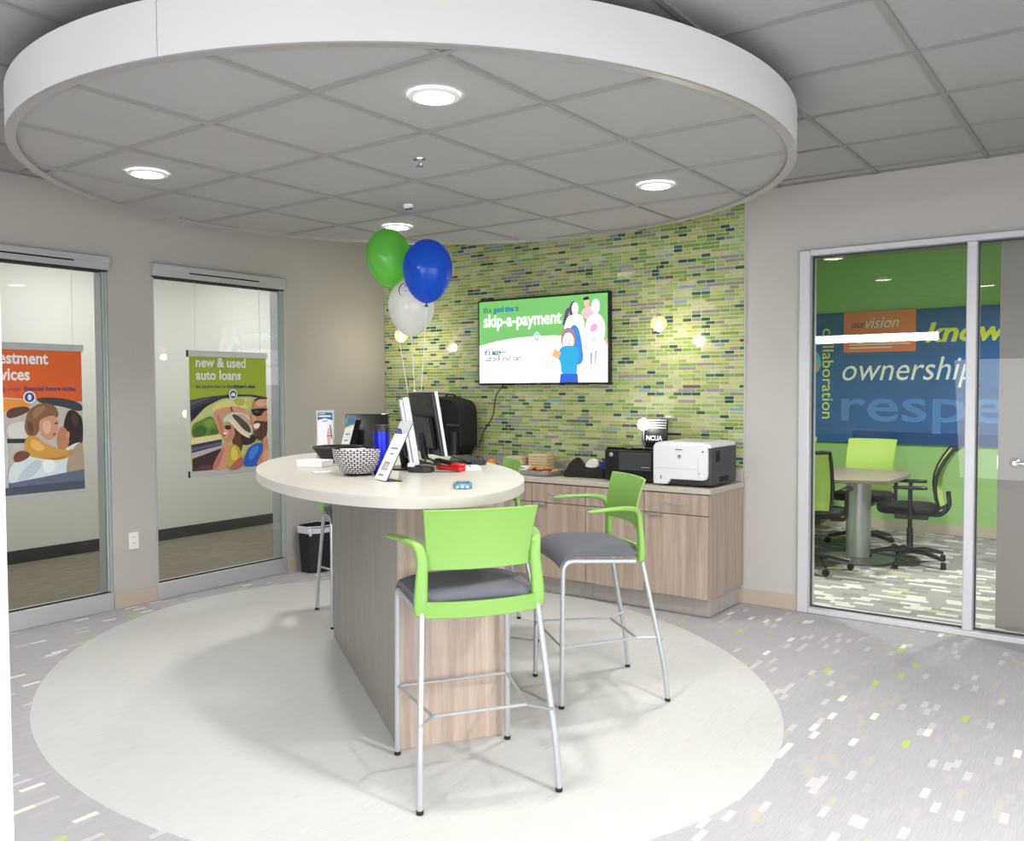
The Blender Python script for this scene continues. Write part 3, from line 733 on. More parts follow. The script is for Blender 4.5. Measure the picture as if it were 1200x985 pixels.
pl = [((158, 176, 50), sc([(0, 0), (1, 0), (1, 1), (0, 1)])),
      ((196, 202, 132), cr([(100, 400), (300, 376), (450, 368), (620, 396), (620, 880), (100, 880)])),
      ((222, 218, 140), cr([(340, 400), (510, 392), (515, 470), (400, 455), (250, 500), (240, 440)]), True),
      ((188, 190, 92), cr([(380, 395), (470, 398), (460, 450), (400, 440)]), True), ((206, 206, 110), cr([(470, 400), (520, 410), (505, 470), (470, 450)]), True),
      ((96, 138, 56), cr([(108, 560), (160, 535), (240, 500), (262, 560), (292, 640), (200, 655), (105, 650)]), True),
      ((64, 104, 44), cr([(110, 590), (160, 560), (210, 590), (190, 640), (120, 640)]), True), ((126, 160, 66), cr([(180, 545), (240, 520), (258, 570), (210, 590)]), True), ((70, 112, 48), cr([(220, 600), (270, 590), (285, 635), (230, 640)]), True),
      ((226, 214, 160), cr([(102, 648), (300, 628), (302, 664), (104, 690)])),
      ((60, 60, 78), cr([(100, 402), (240, 380), (400, 368), (520, 372), (620, 392), (620, 404), (500, 384), (400, 384), (300, 398), (200, 448), (104, 545)])),
      ((34, 34, 48), cr([(100, 470), (180, 432), (330, 388), (250, 420), (180, 462), (104, 545)])), ((84, 86, 110), cr([(100, 410), (220, 386), (230, 392), (100, 440)])),
      ((52, 54, 78), cr([(102, 690), (300, 664), (300, 682), (104, 712)])), ((96, 100, 128), cr([(103, 712), (300, 682), (300, 700), (104, 734)])), ((34, 32, 48), cr([(104, 733), (300, 699), (300, 706), (104, 742)])),
      ((186, 178, 186), cr([(104, 742), (300, 704), (296, 724), (106, 780)])), ((60, 42, 46), cr([(106, 780), (296, 724), (300, 880), (108, 880)])), ((88, 60, 60), cr([(120, 840), (240, 820), (260, 880), (110, 880)]), True),
      ((96, 60, 48), cr([(366, 590), (420, 590), (470, 640), (440, 720), (420, 800), (370, 700)]), True), ((58, 38, 38), cr([(430, 620), (520, 640), (545, 690), (470, 720), (430, 700)]), True),
      ((216, 152, 124), cr([(298, 650), (262, 560), (250, 485), (280, 462), (360, 450), (400, 462), (372, 480), (300, 500), (308, 560), (322, 640)]), True),
      ((196, 128, 102), cr([(262, 500), (286, 500), (312, 600), (318, 650), (298, 645)]), True),
      ((222, 160, 134), cr([(360, 450), (420, 450), (470, 478), (500, 520), (490, 540), (440, 500), (380, 480)]), True), ((150, 60, 66), cr([(358, 452), (372, 450), (376, 482), (364, 482)])),
      ((206, 142, 116), cr([(306, 580), (340, 560), (380, 580), (392, 640), (360, 690), (316, 668), (304, 630)]), True), ((228, 172, 146), cr([(312, 600), (340, 590), (350, 640), (326, 660), (310, 640)]), True),
      ((224, 214, 200), cr([(308, 530), (340, 500), (400, 486), (470, 500), (512, 560), (512, 640), (490, 655), (440, 640), (390, 570), (330, 548), (310, 560)]), True),
      ((82, 72, 70), cr([(362, 504), (400, 500), (470, 560), (500, 600), (500, 640), (450, 610), (400, 550)]), True), ((196, 180, 160), cr([(392, 498), (450, 500), (505, 560), (500, 590), (450, 540)]), True),
      ((240, 226, 190), cr([(330, 530), (370, 540), (420, 600), (480, 650), (500, 664), (470, 664), (410, 620), (360, 562)]), True),
      ((50, 34, 44), cr([(318, 574), (356, 574), (366, 590), (348, 606), (322, 600)]), True), ((252, 240, 234), cr([(308, 624), (330, 620), (328, 634), (312, 638)])), ((170, 60, 60), cr([(306, 636), (330, 634), (322, 646), (308, 644)])),
      ((212, 152, 128), cr([(300, 690), (345, 680), (360, 740), (330, 860), (250, 870), (230, 850), (280, 790)]), True), ((184, 122, 108), cr([(222, 850), (290, 730), (320, 720), (270, 860)]), True),
      ((198, 168, 60), cr([(350, 710), (400, 700), (440, 780), (430, 870), (340, 870), (330, 800)]), True), ((226, 198, 90), cr([(362, 720), (388, 715), (410, 790), (380, 820), (352, 790)]), True), ((176, 104, 96), cr([(380, 820), (440, 780), (448, 850), (400, 876), (330, 872)]), True),
      ((36, 92, 196), cr([(450, 800), (480, 730), (540, 700), (590, 710), (600, 800), (560, 860), (440, 860)]), True), ((70, 130, 224), cr([(480, 760), (530, 716), (560, 730), (530, 790), (480, 830)]), True),
      ((204, 142, 112), cr([(512, 480), (520, 420), (560, 394), (618, 396), (618, 700), (560, 680), (516, 620), (494, 545), (500, 520)]), True), ((226, 170, 138), cr([(530, 420), (570, 402), (612, 410), (612, 450), (540, 460)]), True), ((222, 162, 130), cr([(500, 520), (530, 505), (540, 550), (510, 560)]), True),
      ((70, 48, 42), cr([(520, 410), (560, 388), (620, 388), (620, 406), (560, 400), (530, 420)]), True),
      ((84, 58, 50), cr([(516, 560), (540, 548), (600, 560), (618, 520), (618, 650), (580, 690), (540, 680), (516, 640)]), True), ((206, 142, 112), cr([(590, 470), (618, 470), (618, 560), (596, 560), (570, 530)]), True),
      ((252, 244, 240), cr([(512, 574), (548, 566), (566, 574), (552, 604), (524, 612)]), True), ((190, 96, 84), cr([(514, 606), (552, 600), (540, 618), (518, 620)]), True),
      ((22, 20, 28), cr([(496, 470), (618, 464), (618, 482), (590, 486), (574, 516), (540, 522), (512, 508), (506, 486)]), True), ((70, 74, 92), cr([(520, 480), (560, 478), (556, 494), (528, 500)]), True),
      ((206, 142, 114), cr([(572, 680), (620, 650), (620, 848), (520, 860), (560, 800), (588, 740)]), True), ((226, 164, 134), cr([(590, 760), (618, 740), (618, 830), (570, 840)]), True),
      ((240, 240, 240), ell(.53 * w, .66 * h, .038, .038, 24)), ((40, 84, 130), ell(.53 * w, .66 * h, .03, .03, 24)), ((230, 236, 240), sc([(.50, .345), (.515, .325), (.545, .325), (.56, .345), (.56, .355), (.50, .355)]))]
art('photo_print', P, pl, 'print', T)
text('new & used', P, .075 * w, .893 * h, .10, 'ink_white', T, 1, .028, width=.64 * w)
text('auto loans', P, .075 * w, .787 * h, .10, 'ink_white', T, 1, .028, width=.575 * w)
text('let us put you in the ', P, .075 * w, .715 * h, .038, 'ink_blue', T, 1, .0, width=.46 * w, shear=.15)
text("driver's seat.", P, .545 * w, .715 * h, .038, 'ink_blue', T, 1, .03, width=.305 * w)

T, P, w, h = poster(-3.49, -2.815, .845, 1.765, 'orange investment services poster hanging on the leftmost glass door')
sc = lambda L: [(x * w, (1 - y) * h) for x, y in L]
pl = [((224, 98, 40), sc([(0, 0), (1, 0), (1, 1), (0, 1)])),
      ((196, 188, 180), sc([(0, .36), (.3, .345), (1, .38), (1, 1), (0, 1)])),
      ((236, 150, 60), sc([(0, .36), (.30, .35), (.52, .37), (.5, .42), (.3, .44), (0, .44)]), True),
      ((92, 66, 56), sc([(.3, .42), (.48, .40), (.52, .44), (.3, .50)]), True),
      ((58, 62, 66), sc([(.55, .345), (.8, .35), (1, .39), (1, .46), (.8, .41), (.6, .39)]), True),
      ((216, 212, 208), sc([(.3, .52), (.52, .50), (.5, .64), (.3, .62)]), True), ((50, 52, 54), sc([(.3, .62), (.48, .625), (.48, .655), (.3, .65)])),
      ((44, 50, 60), sc([(.92, .5), (1, .46), (1, .70), (.92, .68)]), True),
      ((132, 92, 66), sc([(.46, .50), (.50, .42), (.62, .38), (.74, .40), (.78, .48), (.70, .50), (.60, .50), (.58, .60), (.50, .62), (.45, .57)]), True),
      ((206, 150, 122), sc([(.58, .51), (.64, .48), (.75, .47), (.77, .56), (.73, .63), (.66, .65), (.59, .60)]), True),
      ((96, 60, 50), sc([(.64, .525), (.67, .52), (.67, .535), (.64, .54)]), True), ((96, 60, 50), sc([(.73, .52), (.755, .52), (.755, .535), (.73, .535)]), True), ((186, 80, 76), sc([(.70, .60), (.74, .59), (.74, .61), (.71, .615)]), True),
      ((228, 178, 150), sc([(.61, .52), (.66, .50), (.70, .53), (.68, .60), (.63, .60)]), True), ((160, 116, 84), sc([(.52, .44), (.60, .40), (.66, .41), (.60, .46), (.54, .50)]), True), ((104, 70, 50), sc([(.47, .52), (.51, .50), (.54, .58), (.50, .61)]), True),
      ((46, 32, 30), sc([(.84, .45), (.90, .43), (.97, .47), (1, .53), (.98, .64), (.90, .71), (.84, .70), (.80, .58)]), True),
      ((186, 126, 96), sc([(.76, .58), (.80, .54), (.86, .60), (.86, .70), (.76, .72), (.74, .64)]), True), ((206, 140, 112), sc([(.82, .60), (.86, .58), (.87, .62), (.84, .65)]), True),
      ((210, 222, 226), sc([(.3, .80), (.5, .72), (.72, .76), (.88, .68), (1, .66), (1, .94), (.3, .96)]), True),
      ((186, 200, 210), sc([(.42, .84), (.55, .76), (.62, .80), (.50, .90), (.36, .92)]), True), ((232, 238, 240), sc([(.60, .78), (.70, .77), (.74, .84), (.62, .88)]), True), ((72, 50, 44), sc([(.88, .46), (.94, .46), (.96, .54), (.90, .56)]), True),
      ((168, 150, 132), sc([(.82, .80), (.92, .68), (1, .66), (1, .96), (.84, .96)]), True),
      ((204, 152, 66), sc([(.44, .62), (.54, .60), (.62, .66), (.72, .70), (.86, .72), (.90, .76), (.76, .79), (.60, .77), (.46, .74)]), True),
      ((226, 178, 96), sc([(.50, .63), (.56, .64), (.64, .70), (.58, .72), (.50, .69)]), True), ((170, 120, 48), sc([(.60, .76), (.74, .77), (.86, .75), (.76, .785)]), True), ((120, 72, 48), sc([(.34, .74), (.40, .70), (.50, .72), (.48, .76), (.36, .79)]), True),
      ((190, 132, 100), sc([(.84, .72), (.90, .71), (.91, .75), (.85, .77)]), True),
      ((90, 104, 124), sc([(.3, .92), (1, .86), (1, 1), (.3, 1)])), ((70, 78, 96), sc([(0, .95), (1, .94), (1, 1), (0, 1)])),
      ((196, 200, 204), sc([(0, .5), (.3, .48), (.3, 1), (0, 1)]), True),
      ((240, 240, 240), ell(.50 * w, .655 * h, .038, .038, 24)), ((40, 74, 140), ell(.50 * w, .655 * h, .03, .03, 24)), ((230, 236, 240), ell(.50 * w, .655 * h, .012, .019, 16))]
art('photo_print', P, pl, 'print', T)
text('investment', P, .09 * w, .883 * h, .105, 'ink_white', T, 1, .028, width=.59 * w)
text('services', P, .09 * w, .773 * h, .105, 'ink_white', T, 1, .028, width=.42 * w)
text('planning your ', P, .09 * w, .70 * h, .038, 'ink_purple', T, 1, 0, width=.34 * w)
text('financial future today.', P, .455 * w, .70 * h, .038, 'ink_purple', T, 1, .03, width=.49 * w)
for k in range(7): text('and the small print of this offer goes on in fine lines', P, .12 * w, (.085 - .011 * k) * h, .014, 'ink_white', T, 1, 0, width=(.8 - .03 * (k % 3)) * w, name='small_print') if False else MB().box(.0012, .0016, -.36 * w, (.40 - .04 * (k % 3)) * w, (.10 - .012 * k) * h, (.103 - .012 * k) * h).build('small_print', 'ink_white', T, smooth=0)

# ------------------------------------------------------------------ wall television
T = thing('television', 'flat wall television showing a green and white payment advert on the mosaic wall', 'television', (1.725, 0, 1.87))
MB().box(-.627, .627, -.055, -.012, -.350, .350).build('housing', 'black_plastic', T, bevel=.004)
MB().box(-.12, .12, -.012, -.0105, -.1, .1).build('wall_mount', 'dark_grey', T)
SM = frame_mat((-.612, -.0552, -.335), (1, 0, 0), (0, 0, 1)); sw, sh = 1.224, .670
s2 = lambda L: [(x * sw, (1 - y) * sh) for x, y in L]
pl = [((255, 255, 255), s2([(0, 0), (1, 0), (1, 1), (0, 1)])),
      ((100, 162, 92), s2([(0, 0), (1, 0), (1, .55), (.9, .50), (.75, .465), (.6, .45), (.45, .45), (.3, .46), (.15, .49), (0, .54)])),
      ((226, 240, 232), s2([(.42, 1), (.5, .82), (.52, 1)])), ((206, 236, 222), s2([(.52, 1), (.6, .8), (.57, 1)])), ((214, 240, 226), s2([(.9, .75), (1, .6), (1, .95), (.88, .98)])),
      ((236, 160, 170), s2([(.80, .20), (.86, .13), (.90, .16), (.90, .30), (.84, .28)]), True), ((214, 160, 140), ell(.85 * sw, .91 * sh, .022, .04)), ((30, 30, 60), s2([(.82, .04), (.86, .02), (.875, .06), (.83, .07)]), True),
      ((80, 60, 96), ell(.755 * sw, .84 * sh, .04, .062)), ((80, 60, 96), s2([(.70, .14), (.73, .14), (.70, .3), (.67, .36), (.68, .26)]), True), ((248, 216, 206), ell(.765 * sw, .845 * sh, .029, .05)),
      ((236, 244, 250), s2([(.70, .26), (.74, .22), (.82, .22), (.84, .40), (.82, .62), (.70, .60), (.68, .42)]), True), ((50, 116, 180), s2([(.72, .34), (.79, .34), (.82, .58), (.83, .80), (.72, .80)]), True),
      ((190, 186, 216), ell(.915 * sw, .855 * sh, .038, .058)), ((252, 224, 216), ell(.912 * sw, .855 * sh, .028, .046)),
      ((255, 250, 252), s2([(.86, .24), (.95, .22), (.99, .38), (.96, .62), (.84, .66), (.83, .44)]), True), ((238, 140, 170), s2([(.88, .34), (.93, .33), (.93, .42), (.87, .44)]), True), ((244, 170, 190), s2([(.88, .50), (.92, .48), (.92, .54), (.88, .56)]), True),
      ((150, 140, 190), s2([(.875, .66), (.895, .66), (.89, .80), (.875, .80)])), ((170, 150, 196), s2([(.905, .64), (.93, .64), (.915, .80), (.905, .82)])),
      ((140, 110, 120), ell(.715 * sw, .505 * sh, .068, .086)), ((252, 216, 206), ell(.715 * sw, .475 * sh, .052, .066)), ((238, 240, 244), s2([(.69, .535), (.74, .535), (.735, .56), (.70, .56)])),
      ((120, 90, 110), ell(.70 * sw, .485 * sh, .007, .005)), ((120, 90, 110), ell(.73 * sw, .485 * sh, .007, .005)), ((222, 120, 120), s2([(.698, .548), (.735, .546), (.718, .566)])),
      ((40, 140, 180), s2([(.65, .60), (.70, .57), (.78, .58), (.80, .66), (.78, .80), (.785, .92), (.66, .92), (.66, .78), (.63, .70)]), True), ((40, 80, 170), s2([(.655, .90), (.785, .90), (.79, 1), (.65, 1)])),
      ((246, 150, 110), s2([(.61, .60), (.66, .65), (.64, .73), (.59, .69)])), ((230, 90, 90), s2([(.60, .72), (.607, .72), (.585, .82), (.578, .82)])), ((250, 214, 206), s2([(.58, .78), (.63, .72), (.65, .74), (.60, .82)]), True),
      ((236, 130, 120), s2([(.985, .52), (1, .52), (1, .60), (.985, .57)])),
      ((240, 244, 250), ell(.475 * sw, .545 * sh, .027, .037, 24)), ((60, 140, 200), ell(.475 * sw, .545 * sh, .022, .031, 24)), ((244, 248, 250), ell(.475 * sw, .545 * sh, .012, .019, 16))]
art('screen', SM, pl, 'screen', T, step=.0001)
text("it's a", SM, .04 * sw, .865 * sh, .065, 'screen_teal', T, 1, .012, width=.065 * sw); text('good time', SM, .125 * sw, .865 * sh, .065, 'screen_blue', T, 1, .03, width=.165 * sw); text('to', SM, .305 * sw, .865 * sh, .065, 'screen_teal', T, 1, .012, width=.025 * sw)
text('skip-a-payment', SM, .04 * sw, .69 * sh, .145, 'screen_white', T, 1, .018, width=.625 * sw)
text("it's easy\u2014", SM, .045 * sw, .345 * sh, .068, 'screen_teal', T, 1, .03, .2, width=.185 * sw)
text('just pick your loan!', SM, .045 * sw, .27 * sh, .064, 'screen_teal', T, 1, .014, .2, width=.31 * sw)
text('ask for details', SM, .045 * sw, .085 * sh, .045, 'screen_pale', T, 1, 0, .2, width=.18 * sw)
text('LG', frame_mat((-.02, -.0555, -.347), (1, 0, 0), (0, 0, 1)), 0, 0, .012, 'ink_white', T)
tag(MB().tube(bent([(1.33, -.014, 1.52), (1.25, -.014, 1.44), (1.22, -.014, 1.25), (1.12, -.014, 1.14), (1.08, -.014, 1.02), (1.0, -.016, .95), (.96, -.02, .93)], .05), .0035, 6).build('power_cord', 'black_matte'), 'thin dark power cord running down the mosaic wall below the television', 'cord')

# ------------------------------------------------------------------ glass ball pendants
def pendant(x, y, z, label):
    t = thing('pendant_lamp', label, 'lamp', (x, y, ZC), 0, 'glass ball pendants')
    dz = z - ZC
    MB().lathe([(.0001, 0), (.05, 0), (.05, -.015), (.0001, -.02)], 24, 0, (0, 0, -.0125)).build('ceiling_rose', 'chrome', t)
    MB().tube([(0, 0, -.03), (0, 0, dz + .055)], .0018, 6).build('cord', 'light_grey', t)
    MB().lathe([(.0001, .065), (.013, .065), (.014, .03), (.0001, .028)], 16, 0, (0, 0, dz)).build('socket', 'chrome', t)
    MB().sphere((0, 0, dz), .055, 24, 14).build('glass_ball', 'globe_glass', t)
    MB().sphere((0, 0, dz - .006), .024, 14, 8).build('bulb', 'bulb', t)
    d = bpy.data.lights.new('lamp', 'POINT'); d.energy = 5.5; d.color = (1, .90, .72); d.shadow_soft_size = .03
    o = bpy.data.objects.new('lamp', d); COL.objects.link(o); o.parent = t; o.location = (0, 0, dz - .085)
pendant(2.906, -.35, 1.93, 'small glass ball pendant lamp hanging right of the television')
pendant(.50, -.35, 1.942, 'small glass ball pendant lamp hanging left of the television below the white balloon')
# ------------------------------------------------------------------ bar table (island)
AN = math.atan2(.555, -.832)
T = thing('bar_table', 'tall oval pale bar table on a long wood base in the middle of the room', 'table', (3.275, -3.0, 0), AN)
# local x runs along the table away from the camera, local y towards the left glass doors
MB().box(.018, 1.742, .212, .230, 0.004, 1.045).build('side_panel', 'wood_grey', T, smooth=0)
MB().box(.018, 1.742, -.222, -.204, 0.004, 1.045).build('side_panel', 'wood_grey', T, smooth=0)
MB().box(.0, .018, -.222, .230, 0.004, 1.045).build('end_panel', 'wood', T, smooth=0)
MB().box(1.742, 1.76, -.222, .230, 0.004, 1.045).build('end_panel', 'wood', T, smooth=0)
MB().box(.06, .60, -.255, -.224, .34, 1.03).build('door', 'wood', T, bevel=.001)
MB().box(.06, .60, -.250, -.224, .02, .33).build('door', 'wood', T, bevel=.001)
tl = Matrix.Rotation(-AN, 3, 'Z') @ Vector((2.483 - 3.275, -2.608 + 3.0, 0))
MB().prism(ell(tl.x, tl.y, 1.262, .606, 96), 1.046, 1.088).build('edge_band', 'tabletop_edge', T, bevel=.002)
MB().prism(ell(tl.x, tl.y, 1.261, .605, 96), 1.088, 1.0905).build('tabletop', 'tabletop', T)

# ------------------------------------------------------------------ bar stools
def curved(mb, wf, yf, zf, bow, th, nx=13, nz=9, q0=0, q1=1):
    vs = []; fs = []
    for side in (0, 1):
        for j in range(nz):
            q = q0 + (q1 - q0) * j / (nz - 1)
            for i in range(nx):
                s_ = i / (nx - 1) * 2 - 1
                vs.append((s_ * wf(q), yf(q) - bow * (1 - s_ * s_) + side * th, zf(q)))
    N = nx * nz
    for j in range(nz - 1):
        for i in range(nx - 1):
            a = j * nx + i; fs.append((a, a + 1, a + nx + 1, a + nx)); fs.append((a + N, a + nx + N, a + nx + 1 + N, a + 1 + N))
    for i in range(nx - 1): fs.append((i, i + N, i + 1 + N, i + 1)); a = (nz - 1) * nx + i; fs.append((a, a + 1, a + 1 + N, a + N))
    for j in range(nz - 1): a = j * nx; fs.append((a, a + nx, a + nx + N, a + N)); a = j * nx + nx - 1; fs.append((a, a + N, a + nx + N, a + nx))
    mb.add(vs, fs); return mb
def make_stool():
    t = thing('bar_stool', '', 'bar stool', (0, 0, 0), 0, 'green bar stools round the oval table')
    for sx in (-1, 1):
        fl_ = bent([(sx * .236, .256, .012), (sx * .232, .246, .688), (sx * .222, -.112, .669)], .055, 8)
        l = MB().tube(fl_, .0118, 10).build('leg', 'steel_leg', t)
        MB().lathe([(.0001, 0), (.0135, 0), (.0135, .014), (.0001, .014)], 12, 0, (sx * .236, .256, 0)).build('foot_cap', 'black_plastic', l)
        l = MB().tube(bent([(sx * .262, -.262, .012), (sx * .257, -.246, .17), (sx * .223, -.143, .685)], .1, 6), .0118, 10).build('leg', 'steel_leg', t)
        MB().lathe([(.0001, 0), (.0135, 0), (.0135, .014), (.0001, .014)], 12, 0, (sx * .262, -.262, 0)).build('foot_cap', 'black_plastic', l)
        MB().tube(bent([(sx * .234, .25, .285), (sx * .182, -.135, .29), (sx * .251, -.239, .30)], .015, 4), .0065, 8).build('stretcher', 'steel_leg', t)
    MB().tube([(-.234, .251, .285), (.234, .251, .285)], .0065, 8).build('stretcher', 'steel_leg', t)
    MB().tube([(-.182, -.135, .29), (.182, -.135, .29)], .0065, 8).build('stretcher', 'steel_leg', t)
    # seat cushion with a waterfall front
    prof_t = [(-.136, .715), (-.125, .736), (-.08, .748), (.05, .754), (.14, .756), (.20, .750), (.240, .730), (.262, .702), (.272, .676)]
    prof_b = [(.262, .668), (.246, .680), (.222, .694), (.18, .698), (.05, .692), (-.08, .688), (-.128, .694)]
    pr = prof_t + prof_b; n = len(pr); vs = []; fs = []; ns = 13
    for i in range(ns):
        s_ = i / (ns - 1) * 2 - 1; e = abs(s_) ** 6
        for (y, z) in pr: vs.append((s_ * (.238 - .02 * max(0, (-y) / .215) * 1), y * (1 - .03 * e) + (.0), z - (.016 * e + .006 * s_ * s_) * (1 if (y, z) in prof_t else -.3)))
    for i in range(ns - 1):
        for k in range(n): fs.append((i * n + k, i * n + (k + 1) % n, (i + 1) * n + (k + 1) % n, (i + 1) * n + k))
    fs += [tuple(range(n))[::-1], tuple((ns - 1) * n + k for k in range(n))]
    MB().add(vs, fs).build('seat', 'seat_fabric', t, smooth=60, bevel=.006)
    # moulded green shell: back panel, lower band, uprights running into the armrests
    curved(MB(), lambda q: .198 + .010 * q + .012 * q * q, lambda q: -.128 + .004 * q - .045 * q * q, lambda q: .826 + .226 * q, .035, .011).build('backrest', 'green_shell', t, smooth=60, bevel=.003)
    curved(MB(), lambda q: .226, lambda q: -.148 - .004 * q, lambda q: .655 + .062 * q, .045, .014, nz=5).build('lower_band', 'green_shell', t, smooth=60, bevel=.004)
    for sx in (-1, 1):
        pts = [(sx * .226, -.138, .655), (sx * .227, -.142, .72), (sx * .222, -.140, .79), (sx * .217, -.136, .85), (sx * .219, -.132, .885), (sx * .227, -.118, .912), (sx * .240, -.085, .922), (sx * .258, -.02, .925), (sx * .272, .05, .924), (sx * .280, .115, .920), (sx * .282, .145, .917)]
        sz = [(.026, .019), (.026, .017), (.023, .015), (.021, .015), (.021, .016), (.021, .015), (.019, .012), (.022, .009), (.028, .008), (.028, .007), (.020, .004)]
        P = bent(pts, .03, 2); 
        # interpolate sizes along the smoothed path
        def near(p):
            k = min(range(len(pts)), key=lambda i: (Vector(pts[i]) - p).length); return sz[k]
        MB().tube(pts, 0, 12, flat=(sz, 'X')).build('armrest', 'green_shell', t, smooth=70, bevel=0).modifiers.new('sub', 'SUBSURF').render_levels = 2
    return t
st = make_stool()
stools = [((3.516, -3.181), 145.0 - 90, 'green bar stool in front, its back to the camera'),
          ((3.428, -2.068), -130.5 - 90, 'green bar stool at the right side of the oval table, seen from its side'),
          ((2.388, -1.613), -130.5 - 90, 'green bar stool mostly hidden behind the right end of the tabletop'),
          ((1.475, -1.772), -33.7 - 90, 'green bar stool at the far left end of the table beside the bin')]
for i, ((x, y), a, lb) in enumerate(stools):
    o = st if i == 0 else dup_tree(st)
    o.location = (x, y, 0.004); o.rotation_euler = (0, 0, R_(a)); o['label'] = lb

# ------------------------------------------------------------------ back counter with cabinets
CT = .845
xs = [3.380 - .4555 * k for k in range(8)]; xs = xs[:7] + [.19]
T = thing('worktop', 'long pale laminate worktop along the mosaic wall', 'worktop', (0, 0, CT))
MB().box(XL + .002, 3.395, -.605, -.012, -.034, 0).build('top', 'counter', T, bevel=.003)
MB().box(XL + .002, 3.383, -.028, -.012, 0.0, .088).build('backsplash', 'counter', T, bevel=.002)
for k in range(7):
    xa, xb = xs[k + 1], xs[k]
    last = k == 0
    nm = ['rightmost wood base cabinet under the white printer', 'wood base cabinet with drawer, second from the right end of the worktop', 'wood base cabinet with drawer, third from the right end of the worktop',
          'wood base cabinet with drawer, fourth from the right end, behind the oval tabletop', 'wood base cabinet hidden behind the bar table, fifth from the right end', 'wood base cabinet hidden behind the bar table, sixth from the right end', 'leftmost wood base cabinet in the corner under the black bag'][k]
    c = thing('base_cabinet', nm, 'cabinet', (xa, 0, 0), 0, 'wood base cabinets along the mosaic wall')
    w = xb - xa
    MB().box(.001, w - .001, -.578, -.012, .13, CT - .036).build('body', 'wood', c, smooth=0)
    MB().box(.001, w - (.03 if last else .001), -.50, -.012, .002, .13).build('toe_kick', 'wood_dark_kick', c, smooth=0)
    if last: MB().box(w - .001, w + .003, -.585, -.014, .13, CT - .036).build('side_panel', 'wood', c, smooth=0)
    MB().box(.003, w - .003, -.598, -.579, .672, CT - .042).build('drawer', 'wood', c, bevel=.0015)
    dr = c.children[-1]
    dr = [o for o in bpy.data.objects if o.parent == c and o.name.startswith('drawer')][-1]
    h = MB().tube(bent([(w / 2 - .075, -.598, .738), (w / 2 - .075, -.622, .738), (w / 2 + .075, -.622, .738), (w / 2 + .075, -.598, .738)], .008), .0045, 8)
    h.build('handle', 'steel_leg', dr)
    do = MB().box(.003, w - .003, -.598, -.579, .135, .666).build('door', 'wood', c, bevel=.0015)
    MB().box(.03, .13, -.612, -.597, .664, .669).box(.03, .13, -.614, -.611, .655, .669).build('handle', 'steel_leg', do)

def rot_box(mb, cx, cy, cz, sx, sy, sz, rz=0, rx=0, ry=0, mi=0):
    m = Matrix.Translation((cx, cy, cz)) @ Matrix.Rotation(rz, 4, 'Z') @ Matrix.Rotation(rx, 4, 'X') @ Matrix.Rotation(ry, 4, 'Y')
    return mb.box(-sx / 2, sx / 2, -sy / 2, sy / 2, -sz / 2, sz / 2, mi, None, m)

# white laser printer
T = thing('printer', 'white and dark grey laser printer at the right end of the worktop', 'printer', (2.975, -.56, CT))
W_, D_, H_ = .40, .44, .285
MB().box(0.012, W_ - .0, .02, D_, .012, H_ - .02).build('housing', 'dark_grey', T, bevel=.012, seg=3)
fp = [(0, .012), (.10, .012), (.125, .048), (W_ - .055, .048), (W_ - .028, .055), (W_ - .018, .08), (W_ - .018, H_ - .04), (W_ - .03, H_ - .012), (0.01, H_ - .012), (0, H_ - .025)]
MB().prism(fp, 0, .03, mat=frame_mat((0, .022, 0), (1, 0, 0), (0, 0, 1))).build('front_panel', 'printer_white', T, bevel=.006, seg=3)
MB().prism([(0, H_ - .028), (W_, H_ - .028), (W_ - .004, H_ - .006), (W_ - .05, H_ + .004), (.04, H_ + .004), (.004, H_ - .006)], -D_ + .03, 0.004, mat=frame_mat((0, .012, 0), (1, 0, 0), (0, 0, 1))).build('lid', 'printer_white', T, bevel=.005, seg=3)
MB().box(.09, .31, .10, .34, H_ + .002, H_ + .006).build('output_tray', 'light_grey', T, bevel=.002)
MB().box(.06, W_ - .05, .03, .036, .0, .05).build('base', 'black_plastic', T, bevel=.002)
MB().box(.0, W_ - .08, -.0100, -.0085, .118, .1195).box(W_ - .08, W_ - .079, -.0100, -.0085, .06, .2).build('panel_seams', 'light_grey', T, smooth=0)
MB().box(.16, .21, -.011, -.0085, H_ - .045, H_ - .039).box(.345, .358, -.011, -.0085, H_ - .055, H_ - .047).box(.055, .060, -.011, -.0085, .045, .07).box(.325, .335, -.011, -.0085, .09, .094).build('buttons', 'slate_grey', T, smooth=0)
lg = MB().lathe([(.0001, 0), (.011, 0), (.011, .002), (.0001, .002)], 20, 0, (.188, -.009, .198), Matrix.Rotation(R_(90), 4, 'X')).build('logo_badge', 'slate_grey', T)
text('hp', frame_mat((.180, -.0115, .193), (1, 0, 0), (0, 0, 1)), 0, 0, .014, 'ink_white', T, .9, .01, .2, off=.0004)
MB().box(W_ - .001, W_ + .003, .09, .15, .165, .235).box(W_ - .001, W_ + .003, .15, .30, .03, .065).build('side_vent', 'black_matte', T, bevel=.001)

